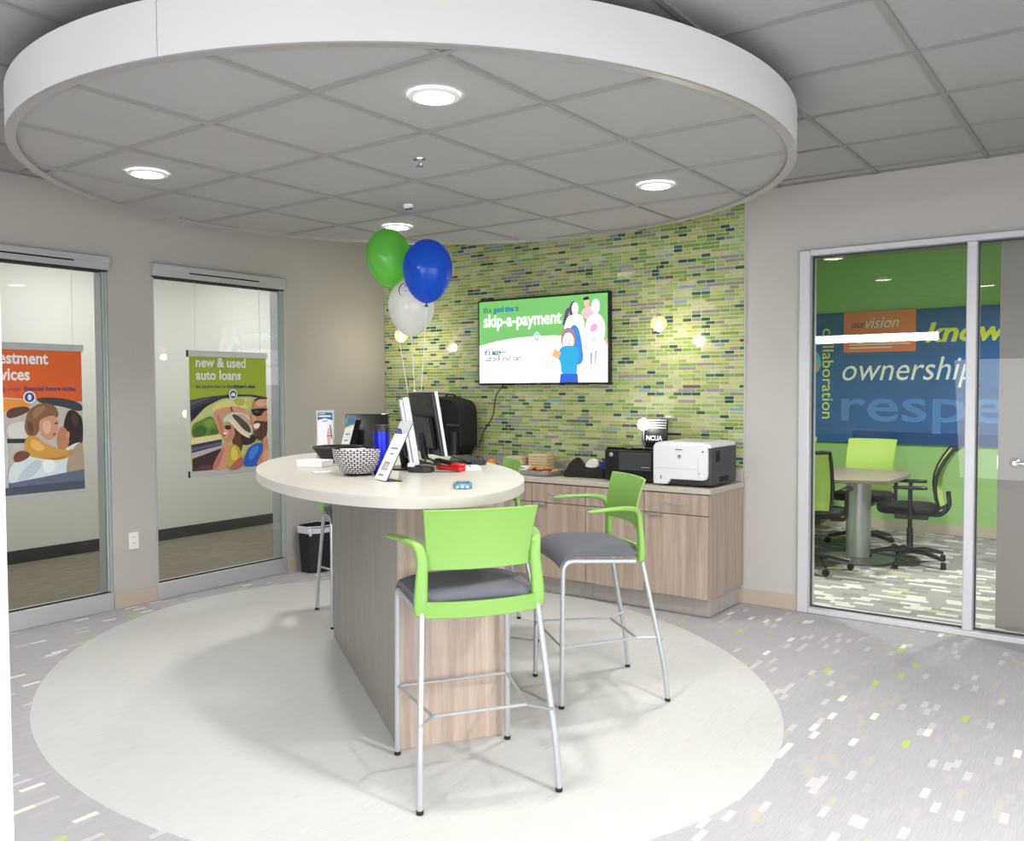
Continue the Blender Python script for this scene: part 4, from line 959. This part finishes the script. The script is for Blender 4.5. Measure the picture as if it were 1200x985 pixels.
# black printer
T = thing('printer', 'black square laser printer beside the white one', 'printer', (2.565, -.50, CT))
MB().box(0, .385, 0, .27, .008, .222).build('housing', 'black_plastic', T, bevel=.012, seg=3)
MB().box(.01, .375, .01, .26, .222, .236).build('lid', 'black_gloss', T, bevel=.006)
MB().box(.115, .365, -.006, 0.0, .085, .205).build('front_door', 'dark_grey', T, bevel=.004)
MB().box(.115, .365, -.0075, -.005, .085, .088).box(.115, .365, -.0075, -.005, .198, .2).build('door_edge', 'slate_grey', T, smooth=0)
MB().lathe([(.0001, 0), (.0135, 0), (.0135, .003), (.0001, .003)], 20, 0, (.055, -.0005, .186), Matrix.Rotation(R_(90), 4, 'X')).build('logo_badge', 'light_grey', T)
text('hp', frame_mat((.0465, -.0038, .180), (1, 0, 0), (0, 0, 1)), 0, 0, .016, 'ink_grey', T, .9, .01, .2, off=.0004)
MB().box(.29, .35, -.0075, -.005, .105, .109).build('model_print', 'light_grey', T, smooth=0)

# sign with card stand behind the printers
T = thing('counter_sign', 'black and silver counter sign with white lettering behind the printers', 'sign', (2.775, -.115, CT), R_(-3))
MB().box(-.11, .11, -.05, .05, .0, .012).build('base', 'black_plastic', T, bevel=.002)
rot_box(MB(), 0, -.012, .13, .19, .006, .25, rx=R_(-7)).build('back_plate', 'black_gloss', T, bevel=.001)
rot_box(MB(), 0, -.025, .335, .20, .014, .17, rx=R_(-7)).build('brochure_pocket', 'black_plastic', T, bevel=.002)
for k in range(4): rot_box(MB(), .02, -.036 + .004 * k, .36 + .018 * k, .15, .003, .008, rx=R_(-7)).build('card', 'light_grey', T)
SM2 = frame_mat((-.062, -.042, .270), (1, 0, 0), (0, .12, .993)); text('NCUA', SM2, 0, 0, .048, 'ink_white', T, 1, .03, width=.13, off=.001)
MB().box(.1, .2, -.03, -.02, .31, .325).build('arm_bar', 'black_plastic', T)
T = thing('bright_globe', 'bright white round ball glowing on a stem at the counter sign', 'lamp', (2.715, -.205, CT))  # bright white spot at the sign, built as a glowing ball on a stem
MB().tube([(0, .0, 0), (0, .0, .345)], .006, 8).build('stem', 'chrome', T)
MB().sphere((0, 0, .385), .042, 20, 12).build('globe', 'lamp_lens', T)

# food tray, boxes, cloth
T = thing('food_tray', 'silver tray of cookies with a clear lid on the worktop', 'tray', (1.93, -.40, CT), R_(-6))
tr = MB(); P0 = [(-.17, -.10), (.17, -.10), (.17, .10), (-.17, .10)]
vs = [(x, y, 0.002) for x, y in P0] + [(x * 1.22, y * 1.28, .040) for x, y in P0] + [(x * 1.18, y * 1.22, .040) for x, y in P0] + [(x * .98, y * .97, .006) for x, y in P0]
fs = [(3, 2, 1, 0)] + [(i, (i + 1) % 4, 4 + (i + 1) % 4, 4 + i) for i in range(4)] + [(4 + i, 4 + (i + 1) % 4, 8 + (i + 1) % 4, 8 + i) for i in range(4)] + [(8 + i, 8 + (i + 1) % 4, 12 + (i + 1) % 4, 12 + i) for i in range(4)] + [(12, 13, 14, 15)]
tr.add(vs, fs).build('tray', 'tray_metal', T, bevel=.001)
lid = MB(); lv = [(x * .75 + .16, y * .8 + .215, z) for x, y, z in [(p[0], p[1], .002) for p in P0]] + [(p[0] * .65 + .16, p[1] * .7 + .22, .09) for p in P0]
lid.add(lv, [(0, 1, 5, 4), (1, 2, 6, 5), (2, 3, 7, 6), (3, 0, 4, 7), (4, 5, 6, 7)]).build('clear_lid', 'clear_plastic', T)
random.seed(11)
ck = MB().lathe([(.0001, -.007), (.028, -.006), (.034, 0), (.028, .006), (.0001, .009)], 12).mesh('cookie', 'cookie', 40)
for k in range(20):
    o = bpy.data.objects.new('cookie', ck); COL.objects.link(o)
    a = k % 7; lay = k // 7
    o.location = Vector((1.93, -.40, CT)) + Matrix.Rotation(R_(-6), 3, 'Z') @ Vector((-.05 + a * .034 + random.uniform(-.01, .01), random.uniform(-.055, .055), .018 + lay * .015)); o.rotation_euler = (random.uniform(-.35, .35), random.uniform(-.35, .35), 0)
    tag(o, 'golden brown cookie heaped on the silver tray', 'cookie', 'cookies on the silver tray')
for k, (dx, dy) in enumerate(((-.13, -.02), (-.10, .04), (-.14, .05))):
    m = MB().prism(chaikin([(-.035, -.03), (.03, -.04), (.045, .02), (0, .04), (-.04, .02)], 2), 0, .02)
    o = m.build('powdered_pastry', 'foam_white', None, loc=(1.93 + dx, -.40 + dy, CT + .016 + .01 * k), bevel=.008, seg=3); tag(o, 'white sugared pastry at the left of the cookie tray', 'pastry', 'white pastries on the tray')
T = thing('napkin_stack', 'tall stack of tan paper napkins behind the cookie tray', 'napkins', (1.775, -.125, CT), .05)
for k in range(6): MB().box(-.085, .085, -.06, .06, k * .022, k * .022 + .0205).build('napkin', 'napkin_tan', T, bevel=.004)
T = thing('napkin_stack', 'short stack of tan napkins left of the taller stack', 'napkins', (1.58, -.15, CT), -.06)
for k in range(5): MB().box(-.075, .075, -.06, .06, k * .022, k * .022 + .0205).build('napkin', 'napkin_tan', T, bevel=.004)
T = thing('cloth_bag', 'slumped black cloth bag with papers left of the black printer', 'bag', (2.345, -.34, CT))
bg = MB(); vs = []; fs = []; nx, ny = 15, 8; random.seed(3)
hx = [.0, .05, .115, .150, .125, .095, .085, .08, .08, .082, .085, .085, .08, .07, .0]
for i in range(nx):
    x = -.20 + .40 * i / (nx - 1)
    for j in range(ny):
        a = math.pi * j / (ny - 1)
        vs.append((x + (.02 if i == 3 else 0), -math.cos(a) * (.045 + .055 * min(1, hx[i] * 9)) , max(0.001, math.sin(a) ** .8 * hx[i] + random.uniform(-.004, .004))))
for i in range(nx - 1):
    for j in range(ny - 1): fs.append((i * ny + j, i * ny + j + 1, (i + 1) * ny + j + 1, (i + 1) * ny + j))
bg.add(vs, fs).build('bag', 'black_matte', T, smooth=50).modifiers.new('s', 'SUBSURF').render_levels = 2
MB().prism(chaikin([(-.05, 0), (.07, .0), (.06, .05), (.01, .07), (-.03, .04)], 2), -.02, .02, mat=frame_mat((.03, -.02, .070), (1, 0, 0), (0, 0, 1))).build('paper', 'foam_white', T, bevel=.004)
MB().prism([(-.03, 0), (.03, 0), (.045, .03), (.015, .07), (0, .05), (-.03, .06), (-.02, .03)], -.01, .01, mat=frame_mat((.13, -.03, .062), (1, 0, 0), (0, 0, 1))).build('blue_ribbon', 'navy', T, bevel=.002)
# oranges and dark cloth left
for k, (x, y, lb) in enumerate(((1.27, -.27, 'left of the two orange balls beside the dark cloth behind the tabletop'), (1.38, -.26, 'right of the two orange balls beside the dark cloth behind the tabletop'))):
    T = thing('orange', lb, 'fruit', (x, y, CT), 0, 'orange fruit behind the tabletop')
    MB().sphere((0, 0, .046), .047, 18, 12, sc=(1, 1, .9)).build('peel', 'orange_fruit', T)
    MB().lathe([(.0001, 0), (.005, 0), (.003, .008), (.0001, .008)], 8, 0, (0, 0, .086)).build('stem', 'baseboard_dark', T)
vs = []; fs = []; random.seed(5)
for i in range(13):
    for j in range(6):
        r = random.random(); vs.append((1.02 + .36 * i / 12, -.19 + .10 * j / 5, CT + .004 + (.04 + .05 * r) * math.sin(math.pi * j / 5) * math.sin(math.pi * i / 12) ** .5 + (.03 if i in (3, 4) and j in (2, 3) else 0)))
for i in range(12):
    for j in range(5): fs.append((i * 6 + j, i * 6 + j + 1, i * 6 + j + 7, i * 6 + j + 6))
o = MB().add(vs, fs).build('black_cloth', 'black_matte', smooth=50); o.modifiers.new('s', 'SUBSURF').render_levels = 2
tag(o, 'crumpled black cloth on the worktop behind the oranges', 'cloth')
# tall black bag on the worktop
T = thing('carrier_bag', 'tall black padded case with rounded top standing on the worktop', 'bag', (1.01, -.28, CT))
pr = [(-.165, .10), (-.165, .53), (-.15, .565), (-.10, .585), (-.03, .575), (.05, .56), (.11, .545), (.15, .50), (.16, .42), (.16, .10)]
MB().prism(chaikin(pr, 1), -.13, .10, mat=frame_mat((0, 0, 0), (1, 0, 0), (0, 0, 1))).build('body', 'black_matte', T, bevel=.02, seg=3)
MB().tube([(-.085, -.155, .03), (-.085, -.155, .30), (-.085, -.15, .33)], [.05, .05, .03], 14).build('side_pouch', 'black_plastic', T)
MB().box(-.165, -.02, -.128, -.105, .33, .50).build('pocket', 'dark_grey', T, bevel=.01)
MB().tube([(.125, -.14, .012), (.125, -.14, .30)], [.032, .03], 12).build('side_post', 'black_plastic', T)
MB().tube([(-.13, -.125, .10), (-.13, -.125, .35)], [.03, .028], 12).build('side_post', 'black_plastic', T)
for x, y in ((-.13, .06), (.12, .06), (-.13, -.09), (.125, -.09)): MB().lathe([(.0001, 0), (.024, 0), (.024, .11), (.0001, .11)], 12, 0, (x, y, 0)).build('foot', 'black_plastic', T)
MB().box(.02, .15, -.112, -.10, .34, .36).build('strap', 'dark_grey', T, bevel=.003)
MB().tube(bent([(-.08, .0, .58), (-.06, 0, .60), (.02, 0, .595), (.04, 0, .565)], .02), .008, 8).build('handle', 'black_plastic', T)

# ------------------------------------------------------------------ things on the oval table
ZT = 1.0905
def on_table(name, label, cat, x, y, rz=0, group=None): return thing(name, label, cat, (x, y, ZT + .0005), rz, group)
V = R_(36.05)   # turned to face the camera side
# woven silver basket
T = on_table('woven_basket', 'round basket woven of silver and black strips on the oval table', 'basket', 2.645, -2.925)
prof = [(.052, 0), (.062, .004), (.082, .025), (.100, .055), (.110, .09), (.113, .125)]
MB().lathe([(.0001, .003)] + prof + [(.108, .125), (.100, .08), (.088, .05), (.07, .02), (.0001, .012)], 36).build('bowl', 'black_matte', T)
m = MB(); random.seed(2)
def prof_at(z):
    for (r0, z0), (r1, z1) in zip(prof, prof[1:]):
        if z <= z1: return r0 + (r1 - r0) * (z - z0) / max(1e-6, z1 - z0)
    return prof[-1][0]
for row in range(12):
    z = .012 + row * .0096
    nb = 24
    for k in range(nb):
        a = 2 * math.pi * (k + .5 * (row % 2)) / nb; da = 2 * math.pi / nb * .40
        vs = []
        for aa in (a - da, a, a + da):
            for zz in (z, z + .0062):
                r = prof_at(zz) + (.004 if aa == a else .0015); vs.append((r * math.cos(aa), r * math.sin(aa), zz))
        m.add(vs, [(0, 2, 3, 1), (2, 4, 5, 3)])
o = m.build('woven_strips', 'weave_silver', T, smooth=0); o['kind'] = 'stuff'
for k, a in enumerate((.3, 1.3, 2.4, 3.6, 4.6, 5.5)):
    m_ = Matrix.Translation((.05 * math.cos(a), .05 * math.sin(a), .105)) @ Matrix.Rotation(a * 2, 4, 'Z') @ Matrix.Rotation(.3, 4, 'X')
    MB().box(-.035, .035, -.02, .02, 0, .012, mat=m_).build('packet', 'white_paper', T, bevel=.003)
# dark square woven bowl
T = on_table('woven_bowl', 'dark brown woven square bowl behind the silver basket', 'basket', 2.02, -2.475, R_(20))
for k in range(7):
    r = .070 + .0085 * k; z = .006 + k * .0125
    MB().tube(chaikin([(-r, -r, 0), (r, -r, 0), (r, r, 0), (-r, r, 0)], 0) and [Vector((x, y, z)) for x, y in chaikin([(-r, -r), (r, -r), (r, r), (-r, r)], 2)], .0078, 8, closed=True).build('coil', 'dark_weave', T)
MB().prism(chaikin([(-.07, -.07), (.07, -.07), (.07, .07), (-.07, .07)], 2), .0, .01).build('bottom', 'dark_weave', T)
# papers
T = on_table('card_box', 'low white box of cards near the left end of the table', 'box', 2.13, -2.735, R_(15))
MB().box(-.075, .075, -.055, .055, 0, .030).build('box', 'white_paper', T, bevel=.002)
MB().box(-.076, .076, -.056, .056, .020, .034).build('lid', 'foam_white', T, bevel=.002)
o = MB().box(-.028, .028, -.045, .045, 0, .004).build('business_card', 'white_paper', None, loc=(2.42, -2.945, ZT + .001), rot=(0, 0, R_(-30))); tag(o, 'small white cards lying before the white box', 'card')
# upright flyer holder
T = on_table('flyer_holder', 'upright clear holder with blue and white flyer behind the dark bowl', 'sign holder', 1.776, -2.345, V)
MB().box(-.052, .052, -.004, .004, .0, .278).build('acrylic', 'clear_plastic', T)
MB().box(-.05, .05, -.0016, .0016, .006, .272).build('flyer', 'white_paper', T)
MB().box(-.052, .052, -.03, .035, .0, .003).build('foot', 'clear_plastic', T)
FM = frame_mat((-.042, -.0046, .02), (1, 0, 0), (0, 0, 1))
art('flyer_print', FM, [((232, 234, 238), [(0, 0), (.084, 0), (.084, .245), (0, .245)]), ((44, 98, 148), [(0, .20), (.04, .212), (.084, .20), (.084, .245), (0, .245)]), ((206, 170, 160), [(.05, .14), (.07, .17), (.075, .06), (.055, .05)], True), ((90, 90, 110), [(.066, .18), (.074, .17), (.084, .10), (.078, .09)]), ((100, 100, 110), [(.05, .105), (.082, .11), (.082, .115), (.05, .11)]), ((200, 140, 130), [(.055, .0), (.08, .0), (.08, .05), (.06, .055)], True), ((150, 140, 140), [(.025, .19), (.06, .195), (.06, .20), (.025, .197)])], 'print', T)
MB().box(-.036, .034, -.0058, -.0054, .240, .248).build('lettering_line', 'ink_white', T, smooth=0)
MB().box(-.036, .0, -.0058, -.0054, .256, .259).build('lettering_line', 'ink_white', T, smooth=0)
# black touch screen with a flyer leaning on it
T = on_table('touch_screen', 'black glossy tilted screen behind the silver basket', 'screen', 1.645, -1.905, V)
rot_box(MB(), .01, .03, .125, .27, .022, .235, rx=R_(-9)).build('panel', 'black_gloss', T, bevel=.004)
rot_box(MB(), .01, .018, .125, .25, .002, .21, rx=R_(-9)).build('glass', 'black_gloss', T)
MB().prism([(-.09, -.05), (.11, -.05), (.10, .10), (-.08, .10)], 0, .02).build('base', 'black_plastic', T, bevel=.004)
MB().tube([(.01, .07, .015), (.01, .055, .12)], .02, 10).build('neck', 'black_plastic', T)
T = on_table('leaning_flyer', 'narrow pale flyer in a clear sleeve leaning before the black screen', 'flyer', 1.655, -2.02, V)
m_ = frame_mat((-.05, 0, .002), (.055, .0, 0.0), (.055, .05, .235))
LM = Matrix(((1, .22, 0, -.085), (0, .20, -1, 0), (0, .955, .2, .002), (0, 0, 0, 1)))
MB().prism([(0, 0), (.052, 0), (.052, .235), (0, .235)], -.002, .0, mat=LM).build('sleeve', 'white_paper', T)
art('flyer_print', LM, [((70, 120, 150), [(0, .17), (.052, .19), (.052, .235), (0, .235)]), ((196, 206, 150), [(0, .16), (.052, .18), (.052, .19), (0, .17)]), ((120, 124, 130), [(.012, .12), (.036, .12), (.036, .128), (.012, .128)]), ((120, 124, 130), [(.014, .08), (.034, .08), (.034, .088), (.014, .088)]), ((150, 154, 160), [(.01, .04), (.03, .04), (.03, .046), (.01, .046)])], 'print', T)
# thermos
T = on_table('travel_mug', 'tall metallic blue travel mug with black lid on the oval table', 'mug', 2.732, -2.858)
MB().lathe([(.0001, 0), (.035, 0), (.0365, .004), (.039, .20), (.0001, .2005)], 32).build('body', 'thermos_blue', T)
MB().lathe([(.0001, .20), (.0395, .20), (.0385, .225), (.034, .232), (.0001, .232)], 32).build('lid', 'black_plastic', T)
FM = frame_mat((0, 0, 0), (1, 0, 0), (0, 0, 1))
lb_ = MB()
for z0, z1 in ((.098, .104), (.088, .094), (.080, .082)):
    for k in range(10):
        a0 = R_(205 + k * 8); a1 = R_(205 + k * 8 + (6.4 if z1 - z0 > .003 else 8)); r = .0384
        lb_.add([(r * math.cos(a0), r * math.sin(a0), z0), (r * math.cos(a1), r * math.sin(a1), z0), (r * math.cos(a1), r * math.sin(a1), z1), (r * math.cos(a0), r * math.sin(a0), z1)], [(0, 1, 2, 3)])
lb_.build('printed_name', 'light_grey', T, smooth=0)
# slanted acrylic sign seen nearly edge on
T = thing('slanted_sign', 'slanted clear sign holder seen edge-on in front of the blue mug', 'sign holder', (2.915, -3.055, ZT + .001))
SMx = Matrix(((.93, .33, 0, -.058), (-.37, .26, 0, .022), (0, .905, 0, .001), (0, 0, 0, 1)))
n_ = Vector((.93, -.37, 0)).cross(Vector((.33, .26, .905))).normalized()
for i in range(3): SMx[i][2] = n_[i]
MB().prism([(0, 0), (.128, 0), (.128, .285), (0, .285)], -.004, 0, mat=SMx).build('acrylic', 'clear_plastic', T)
MB().prism([(.003, .004), (.125, .004), (.125, .28), (.003, .28)], -.0025, -.0012, mat=SMx).build('flyer', 'white_paper', T)
MB().prism([(-.058, .022), (.062, -.026), (.115, .02), (-.005, .068)], 0, .003).build('foot', 'clear_plastic', T)
MF = SMx.copy()
for s_ in (1,):
    pr = [((240, 240, 243), [(0.002, .002), (.126, .002), (.126, .283), (.002, .283)]), ((190, 194, 200), [(0.003, .225), (.125, .225), (.125, .28), (.003, .28)]), ((60, 80, 130), [(.003, .222), (.08, .222), (.05, .245), (.003, .25)]), ((130, 130, 140), [(.03, .15), (.10, .15), (.10, .158), (.03, .158)]), ((130, 130, 140), [(.045, .125), (.085, .125), (.085, .131), (.045, .131)]), ((150, 146, 140), [(.03, .05), (.09, .05), (.09, .09), (.03, .09)]), ((190, 186, 180), [(.04, .055), (.09, .055), (.09, .08), (.04, .08)]), ((150, 146, 140), [(.03, .02), (.08, .02), (.08, .03), (.03, .03)])]
    MN = SMx.copy()
    for i in range(3): MN[i][2] = n_[i]
    art('flyer_print', MN, pr, 'print', T)
    MN2 = MN.copy()
    for i in range(3): MN2[i][3] = MN[i][3] - n_[i] * .0044; MN2[i][2] = -n_[i]
    art('flyer_print', MN2, pr, 'print', T)
# monitors
def monitor(label, P, ang, w, h, tilt, z0, logo):
    d = Vector((math.cos(R_(ang)), math.sin(R_(ang)), 0)); b = Vector((-d.y, d.x, 0))
    if b.x * .809 + b.y * .588 > 0: b = -b
    up = Vector((0, 0, 1)) * math.cos(R_(tilt)) + b * math.sin(R_(tilt)); nb = (b * math.cos(R_(tilt)) - Vector((0, 0, 1)) * math.sin(R_(tilt)))
    t = thing('monitor', label, 'monitor', (P[0], P[1], ZT), 0, 'monitors on the oval table'); o0 = Vector((0, 0, z0 - ZT))
    X = Matrix(((d.x, up.x, nb.x, o0.x), (d.y, up.y, nb.y, o0.y), (d.z, up.z, nb.z, o0.z), (0, 0, 0, 1)))
    MB().box(0, w, 0, h, -.022 if logo else -.034, -.004, mat=X).build('bezel', 'silver_plastic', t, bevel=.003)
    MB().prism([(.006, .006), (w - .006, .006), (w - .006, h - .006), (.006, h - .006)], -.004, .014, mat=X).build('back_cover', 'black_plastic' if logo else 'silver_plastic', t, bevel=.004)
    MB().prism([(.05, .04), (w - .05, .04), (w - .05, h * .62), (.05, h * .62)], .014, .032, mat=X).build('back_housing', 'black_plastic', t, bevel=.008)
    MB().box(.012, w - .012, .014, h - .012, -.0365 if not logo else -.0235, -.0345 if not logo else -.0225, mat=X).build('display', 'black_gloss', t)
    c = o0 + d * (w / 2); f = c + b * .03; f.z = .006
    MB().tube(bent([c + up * (h * .35) + nb * .03, f + Vector((0, 0, .1)) + b * .02, f], .05), .02, 10).build('stand_neck', 'black_plastic', t)
    q = MB(); mm_ = Matrix.Translation(Vector((f.x, f.y, 0))) @ Matrix.Rotation(R_(ang), 4, 'Z'); q.prism(chaikin([(-.11, -.08), (.11, -.08), (.11, .08), (-.11, .08)], 2), 0, .010, mat=mm_); q.build('stand_base', 'black_plastic', t, bevel=.002)
    if logo:
        lx = w * .30; ly = h * .84
        q = MB(); q.tube([X @ Vector((lx + .022 * math.cos(a), ly + .022 * math.sin(a), .0150)) for a in [2 * math.pi * i / 24 for i in range(24)]], .0016, 6, closed=True); q.build('logo_ring', 'slate_grey', t)
        XL_ = Matrix(((-d.x, up.x, nb.x, (o0 + d * (lx + .016) + up * (ly - .006)).x), (-d.y, up.y, nb.y, (o0 + d * (lx + .016) + up * (ly - .006)).y), (0, up.z, nb.z, (o0 + up * (ly - .006)).z), (0, 0, 0, 1)))
        text('DELL', XL_, 0, 0, .014, 'slate_grey', t, 1, .02, width=.032, off=.0155)
    return t
monitor('silver edged monitor seen nearly edge-on, left of the two monitors', (2.776, -2.691), 134.5, .40, .325, 9, 1.12, False)
monitor('black backed monitor with silver edge, right of the two monitors', (2.68, -2.35), 147, .50, .345, 9, 1.135, True)
# small things round the monitors
T = on_table('docking_box', 'flat black box with white plug at the foot of the monitors', 'dock', 2.80, -2.66, R_(20))
MB().prism(chaikin([(-.06, -.045), (.06, -.045), (.06, .045), (-.06, .045)], 1), 0, .026).build('housing', 'black_plastic', T, bevel=.004)
MB().box(-.055, -.025, -.04, -.01, .0262, .044).build('plug', 'white_paper', T, bevel=.003)
for k, (pts, mt, nm) in enumerate((
    ([(2.64, -2.40, .01), (2.70, -2.46, .045), (2.74, -2.50, .02), (2.80, -2.52, .04), (2.83, -2.58, .03), (2.82, -2.61, .035)], 'black_plastic', 'black cable looping from the monitors to the flat black box'),
    ([(2.60, -2.47, .008), (2.66, -2.52, .05), (2.72, -2.50, .03), (2.74, -2.56, .05), (2.73, -2.47, .02), (2.69, -2.42, .008)], 'beige_plastic', 'beige cable bunched on top of the tangle between the monitors'),
    ([(2.66, -2.55, .008), (2.72, -2.56, .035), (2.70, -2.49, .055), (2.73, -2.47, .03), (2.72, -2.40, .008)], 'black_plastic', 'black cable arching over the beige cable'),
    ([(2.84, -2.66, .006), (2.90, -2.64, .004), (2.96, -2.60, .004), (2.97, -2.57, .004), (2.95, -2.545, .004)], 'dark_grey', 'thin cable curving flat on the tabletop before the red stapler'))):
    q = [Vector((a, b, c + ZT)) for a, b, c in pts]
    o = MB().tube(bent(q, .05, 4), .0035 if k != 3 else .002, 6).build('cable', mt); tag(o, nm, 'cable')
T = on_table('keyboard', 'black keyboard on the tabletop behind the red stapler', 'keyboard', 2.62, -2.08, R_(-37))
MB().prism(chaikin([(-.225, -.075), (.225, -.075), (.225, .075), (-.225, .075)], 1), 0, .016).build('case', 'black_plastic', T, bevel=.004)
kc = MB().box(-.0075, .0075, -.0075, .0075, 0, .006).mesh('key', 'dark_grey', 0)
for r in range(5):
    for c in range(20):
        o = bpy.data.objects.new('key', kc); COL.objects.link(o); o.parent = T; o.location = (-.195 + c * .0205, -.048 + r * .023, .016)
T = on_table('stapler', 'red and black stapler lying beside the keyboard', 'stapler', 2.85, -2.505, R_(-12))
MB().prism(chaikin([(-.10, -.022), (.09, -.030), (.11, 0), (.09, .030), (-.10, .022)], 1), 0, .022).build('base', 'red_plastic', T, bevel=.005)
MB().prism(chaikin([(.02, -.028), (.10, -.026), (.11, .0), (.10, .026), (.02, .028)], 1), .022, .036).build('grip', 'red_plastic', T, bevel=.006)
rot_box(MB(), -.03, 0, .038, .15, .034, .02, ry=R_(4)).build('arm', 'black_plastic', T, bevel=.005)
T = on_table('note_block', 'white note block with printed lines right of the red stapler', 'notepad', 2.915, -2.425, R_(-45))
for k in range(3): MB().box(-.08, .08, -.045, .045, k * .0055, k * .0055 + .005).build('pad', 'white_paper', T, bevel=.0008)
MB().box(-.02, .03, -.01, 0, .0162, .0165).build('printed_line', 'ink_grey', T, smooth=0)
T = on_table('card_reader', 'teal blue card reader with pale keys near the table front', 'phone', 3.385, -3.06, R_(128))
MB().prism(chaikin([(-.062, -.038), (.062, -.038), (.062, .038), (-.062, .038)], 1), 0, .02).build('housing', 'phone_teal', T, bevel=.005, seg=3)
MB().box(-.035, .05, -.026, .026, .020, .0215).build('display', 'slate_grey', T, bevel=.001)
for k in range(3): MB().box(-.064, -.0615, -.026 + k * .02, -.014 + k * .02, .005, .015).build('button', 'light_grey', T)
MB().box(.0, .035, -.015, .015, .0215, .0222).build('label_strip', 'ink_pale_blue', T, smooth=0)

# ------------------------------------------------------------------ balloons
tie = Vector((2.14, -1.97, ZT))
T = thing('balloon_weight', 'small foil balloon weight on the tabletop behind the monitors', 'weight', tie)
MB().lathe([(.0001, 0), (.03, 0), (.034, .01), (.02, .04), (.0001, .045)], 16).build('body', 'light_grey', T)
def balloon(label, x, y, z, rx, rz_, m, tilt, logo=False):
    t = thing('balloon', label, 'balloon', (x, y, z), 0, 'bunch of balloons over the oval table')
    prof = []
    n = 22
    for i in range(n + 1):
        a = math.pi * i / n; zz = -math.cos(a); r = math.sin(a)
        if zz < 0: r *= 1 - .10 * zz * zz; zq = zz * 1.16
        else: zq = zz * .94
        prof.append((max(.0001, r * rx), zq * rz_))
    prof[0] = (.006, prof[0][1])
    rm = Matrix.Rotation(tilt, 3, 'Y')
    MB().lathe(prof, 36, mat=rm).build('envelope', m, t, smooth=180)
    kz = prof[0][1]
    MB().lathe([(.004, kz + .004), (.004, kz - .006), (.012, kz - .020), (.010, kz - .021), (.0001, kz - .012)], 14, mat=rm).build('knot', m if m != 'balloon_blue' else 'navy', t)
    e = rm @ Vector((0, 0, kz - .01)); s0 = Vector((0, 0, 0)) + e; s1 = tie + Vector((0, 0, .045)) - Vector((x, y, z))
    pts = [s0.lerp(s1, k / 8) + Vector((.012, -.006, 0)) * math.sin(math.pi * k / 8) for k in range(9)]
    MB().tube(pts, .0022, 5).build('string', 'white_paper', t)
    if logo:
        # printed arc emblem facing the camera side
        pr = MB(); dirv = Vector((.60, -.80, 0)); rt = Vector((.80, .60, 0))
        def on(u_, v_):
            k = math.sqrt(max(.05, 1 - (u_ / rx) ** 2 - (v_ / (rz_)) ** 2)); return dirv * (rx * k * 1.012) + rt * u_ + Vector((0, 0, v_))
        arc = [on(-.015 + .045 * math.cos(R_(a)), .075 + .045 * math.sin(R_(a))) for a in range(60, 260, 12)]
        pr.tube(arc, [.0006 + .0022 * math.sin(math.pi * i / (len(arc) - 1)) for i in range(len(arc))], 6)
        pr.build('printed_arc', 'ink_blue', t)
        q = MB(); c0 = on(-.022, .10)
        for k in range(3): q.tube([c0 - rt * .008 * math.cos(k * 1.05) - Vector((0, 0, .008 * math.sin(k * 1.05))), c0 + rt * .008 * math.cos(k * 1.05) + Vector((0, 0, .008 * math.sin(k * 1.05)))], .0012, 5)
        q.build('printed_star', 'ink_blue', t)
        q = MB()
        for k in range(4): q.tube([on(-.03 + k * .014, .068), on(-.022 + k * .014, .068)], .0022, 5)
        q.build('printed_name', 'ink_grey', t)
    return t
balloon('green balloon, the highest of the bunch', 1.958, -2.001, 2.285, .132, .166, 'balloon_green', R_(-4))
balloon('blue balloon at the right of the bunch', 2.285, -2.021, 2.178, .141, .172, 'balloon_blue', R_(3))
balloon('white balloon with printed arc below the other two', 2.099, -1.957, 1.985, .137, .160, 'balloon_white', R_(0), True)

# ------------------------------------------------------------------ bin, outlet
T = thing('waste_bin', 'black waste bin with pale bag liner by the left wall', 'bin', (.115, -.955, 0), R_(0))
o_ = [(-.12, -.155), (.12, -.155), (.12, .155), (-.12, .155)]
def taper(mb, pts, z0, z1, s0, s1):
    n = len(pts); vs = [(x * s0, y * s0, z0) for x, y in pts] + [(x * s1, y * s1, z1) for x, y in pts]
    return mb.add(vs, [tuple(range(n))[::-1]] + [(i, (i + 1) % n, (i + 1) % n + n, i + n) for i in range(n)])
taper(MB(), chaikin(o_, 1), .002, .37, .86, 1.0).build('body', 'black_plastic', T)
MB().tube([Vector((x, y, .372)) for x, y in chaikin(o_, 1)], .008, 8, closed=True).build('rim', 'black_plastic', T)
taper(MB(), chaikin(o_, 1), .325, .385, 1.03, 1.05).build('bag_liner', 'bag_liner', T)
MB().sphere((.10, -.165, .34), .022, 10, 6, sc=(.8, .6, 1.4)).build('bag_knot', 'bag_liner', T)
T = thing('wall_outlet', 'white wall outlet between the two glass doors', 'outlet', (XL + .001, -2.482, .392))
MB().box(0, .006, -.036, .036, 0, .116).build('cover_plate', 'trim_white', T, bevel=.002)
for z in (.028, .068):
    f = MB().box(.006, .0085, -.017, .017, z, z + .028).build('socket', 'foam_white', T, bevel=.003)
    MB().box(.0085, .0088, -.009, -.006, z + .01, z + .02).box(.0085, .0088, .006, .009, z + .01, z + .02).build('slots', 'dark_grey', T, smooth=0)
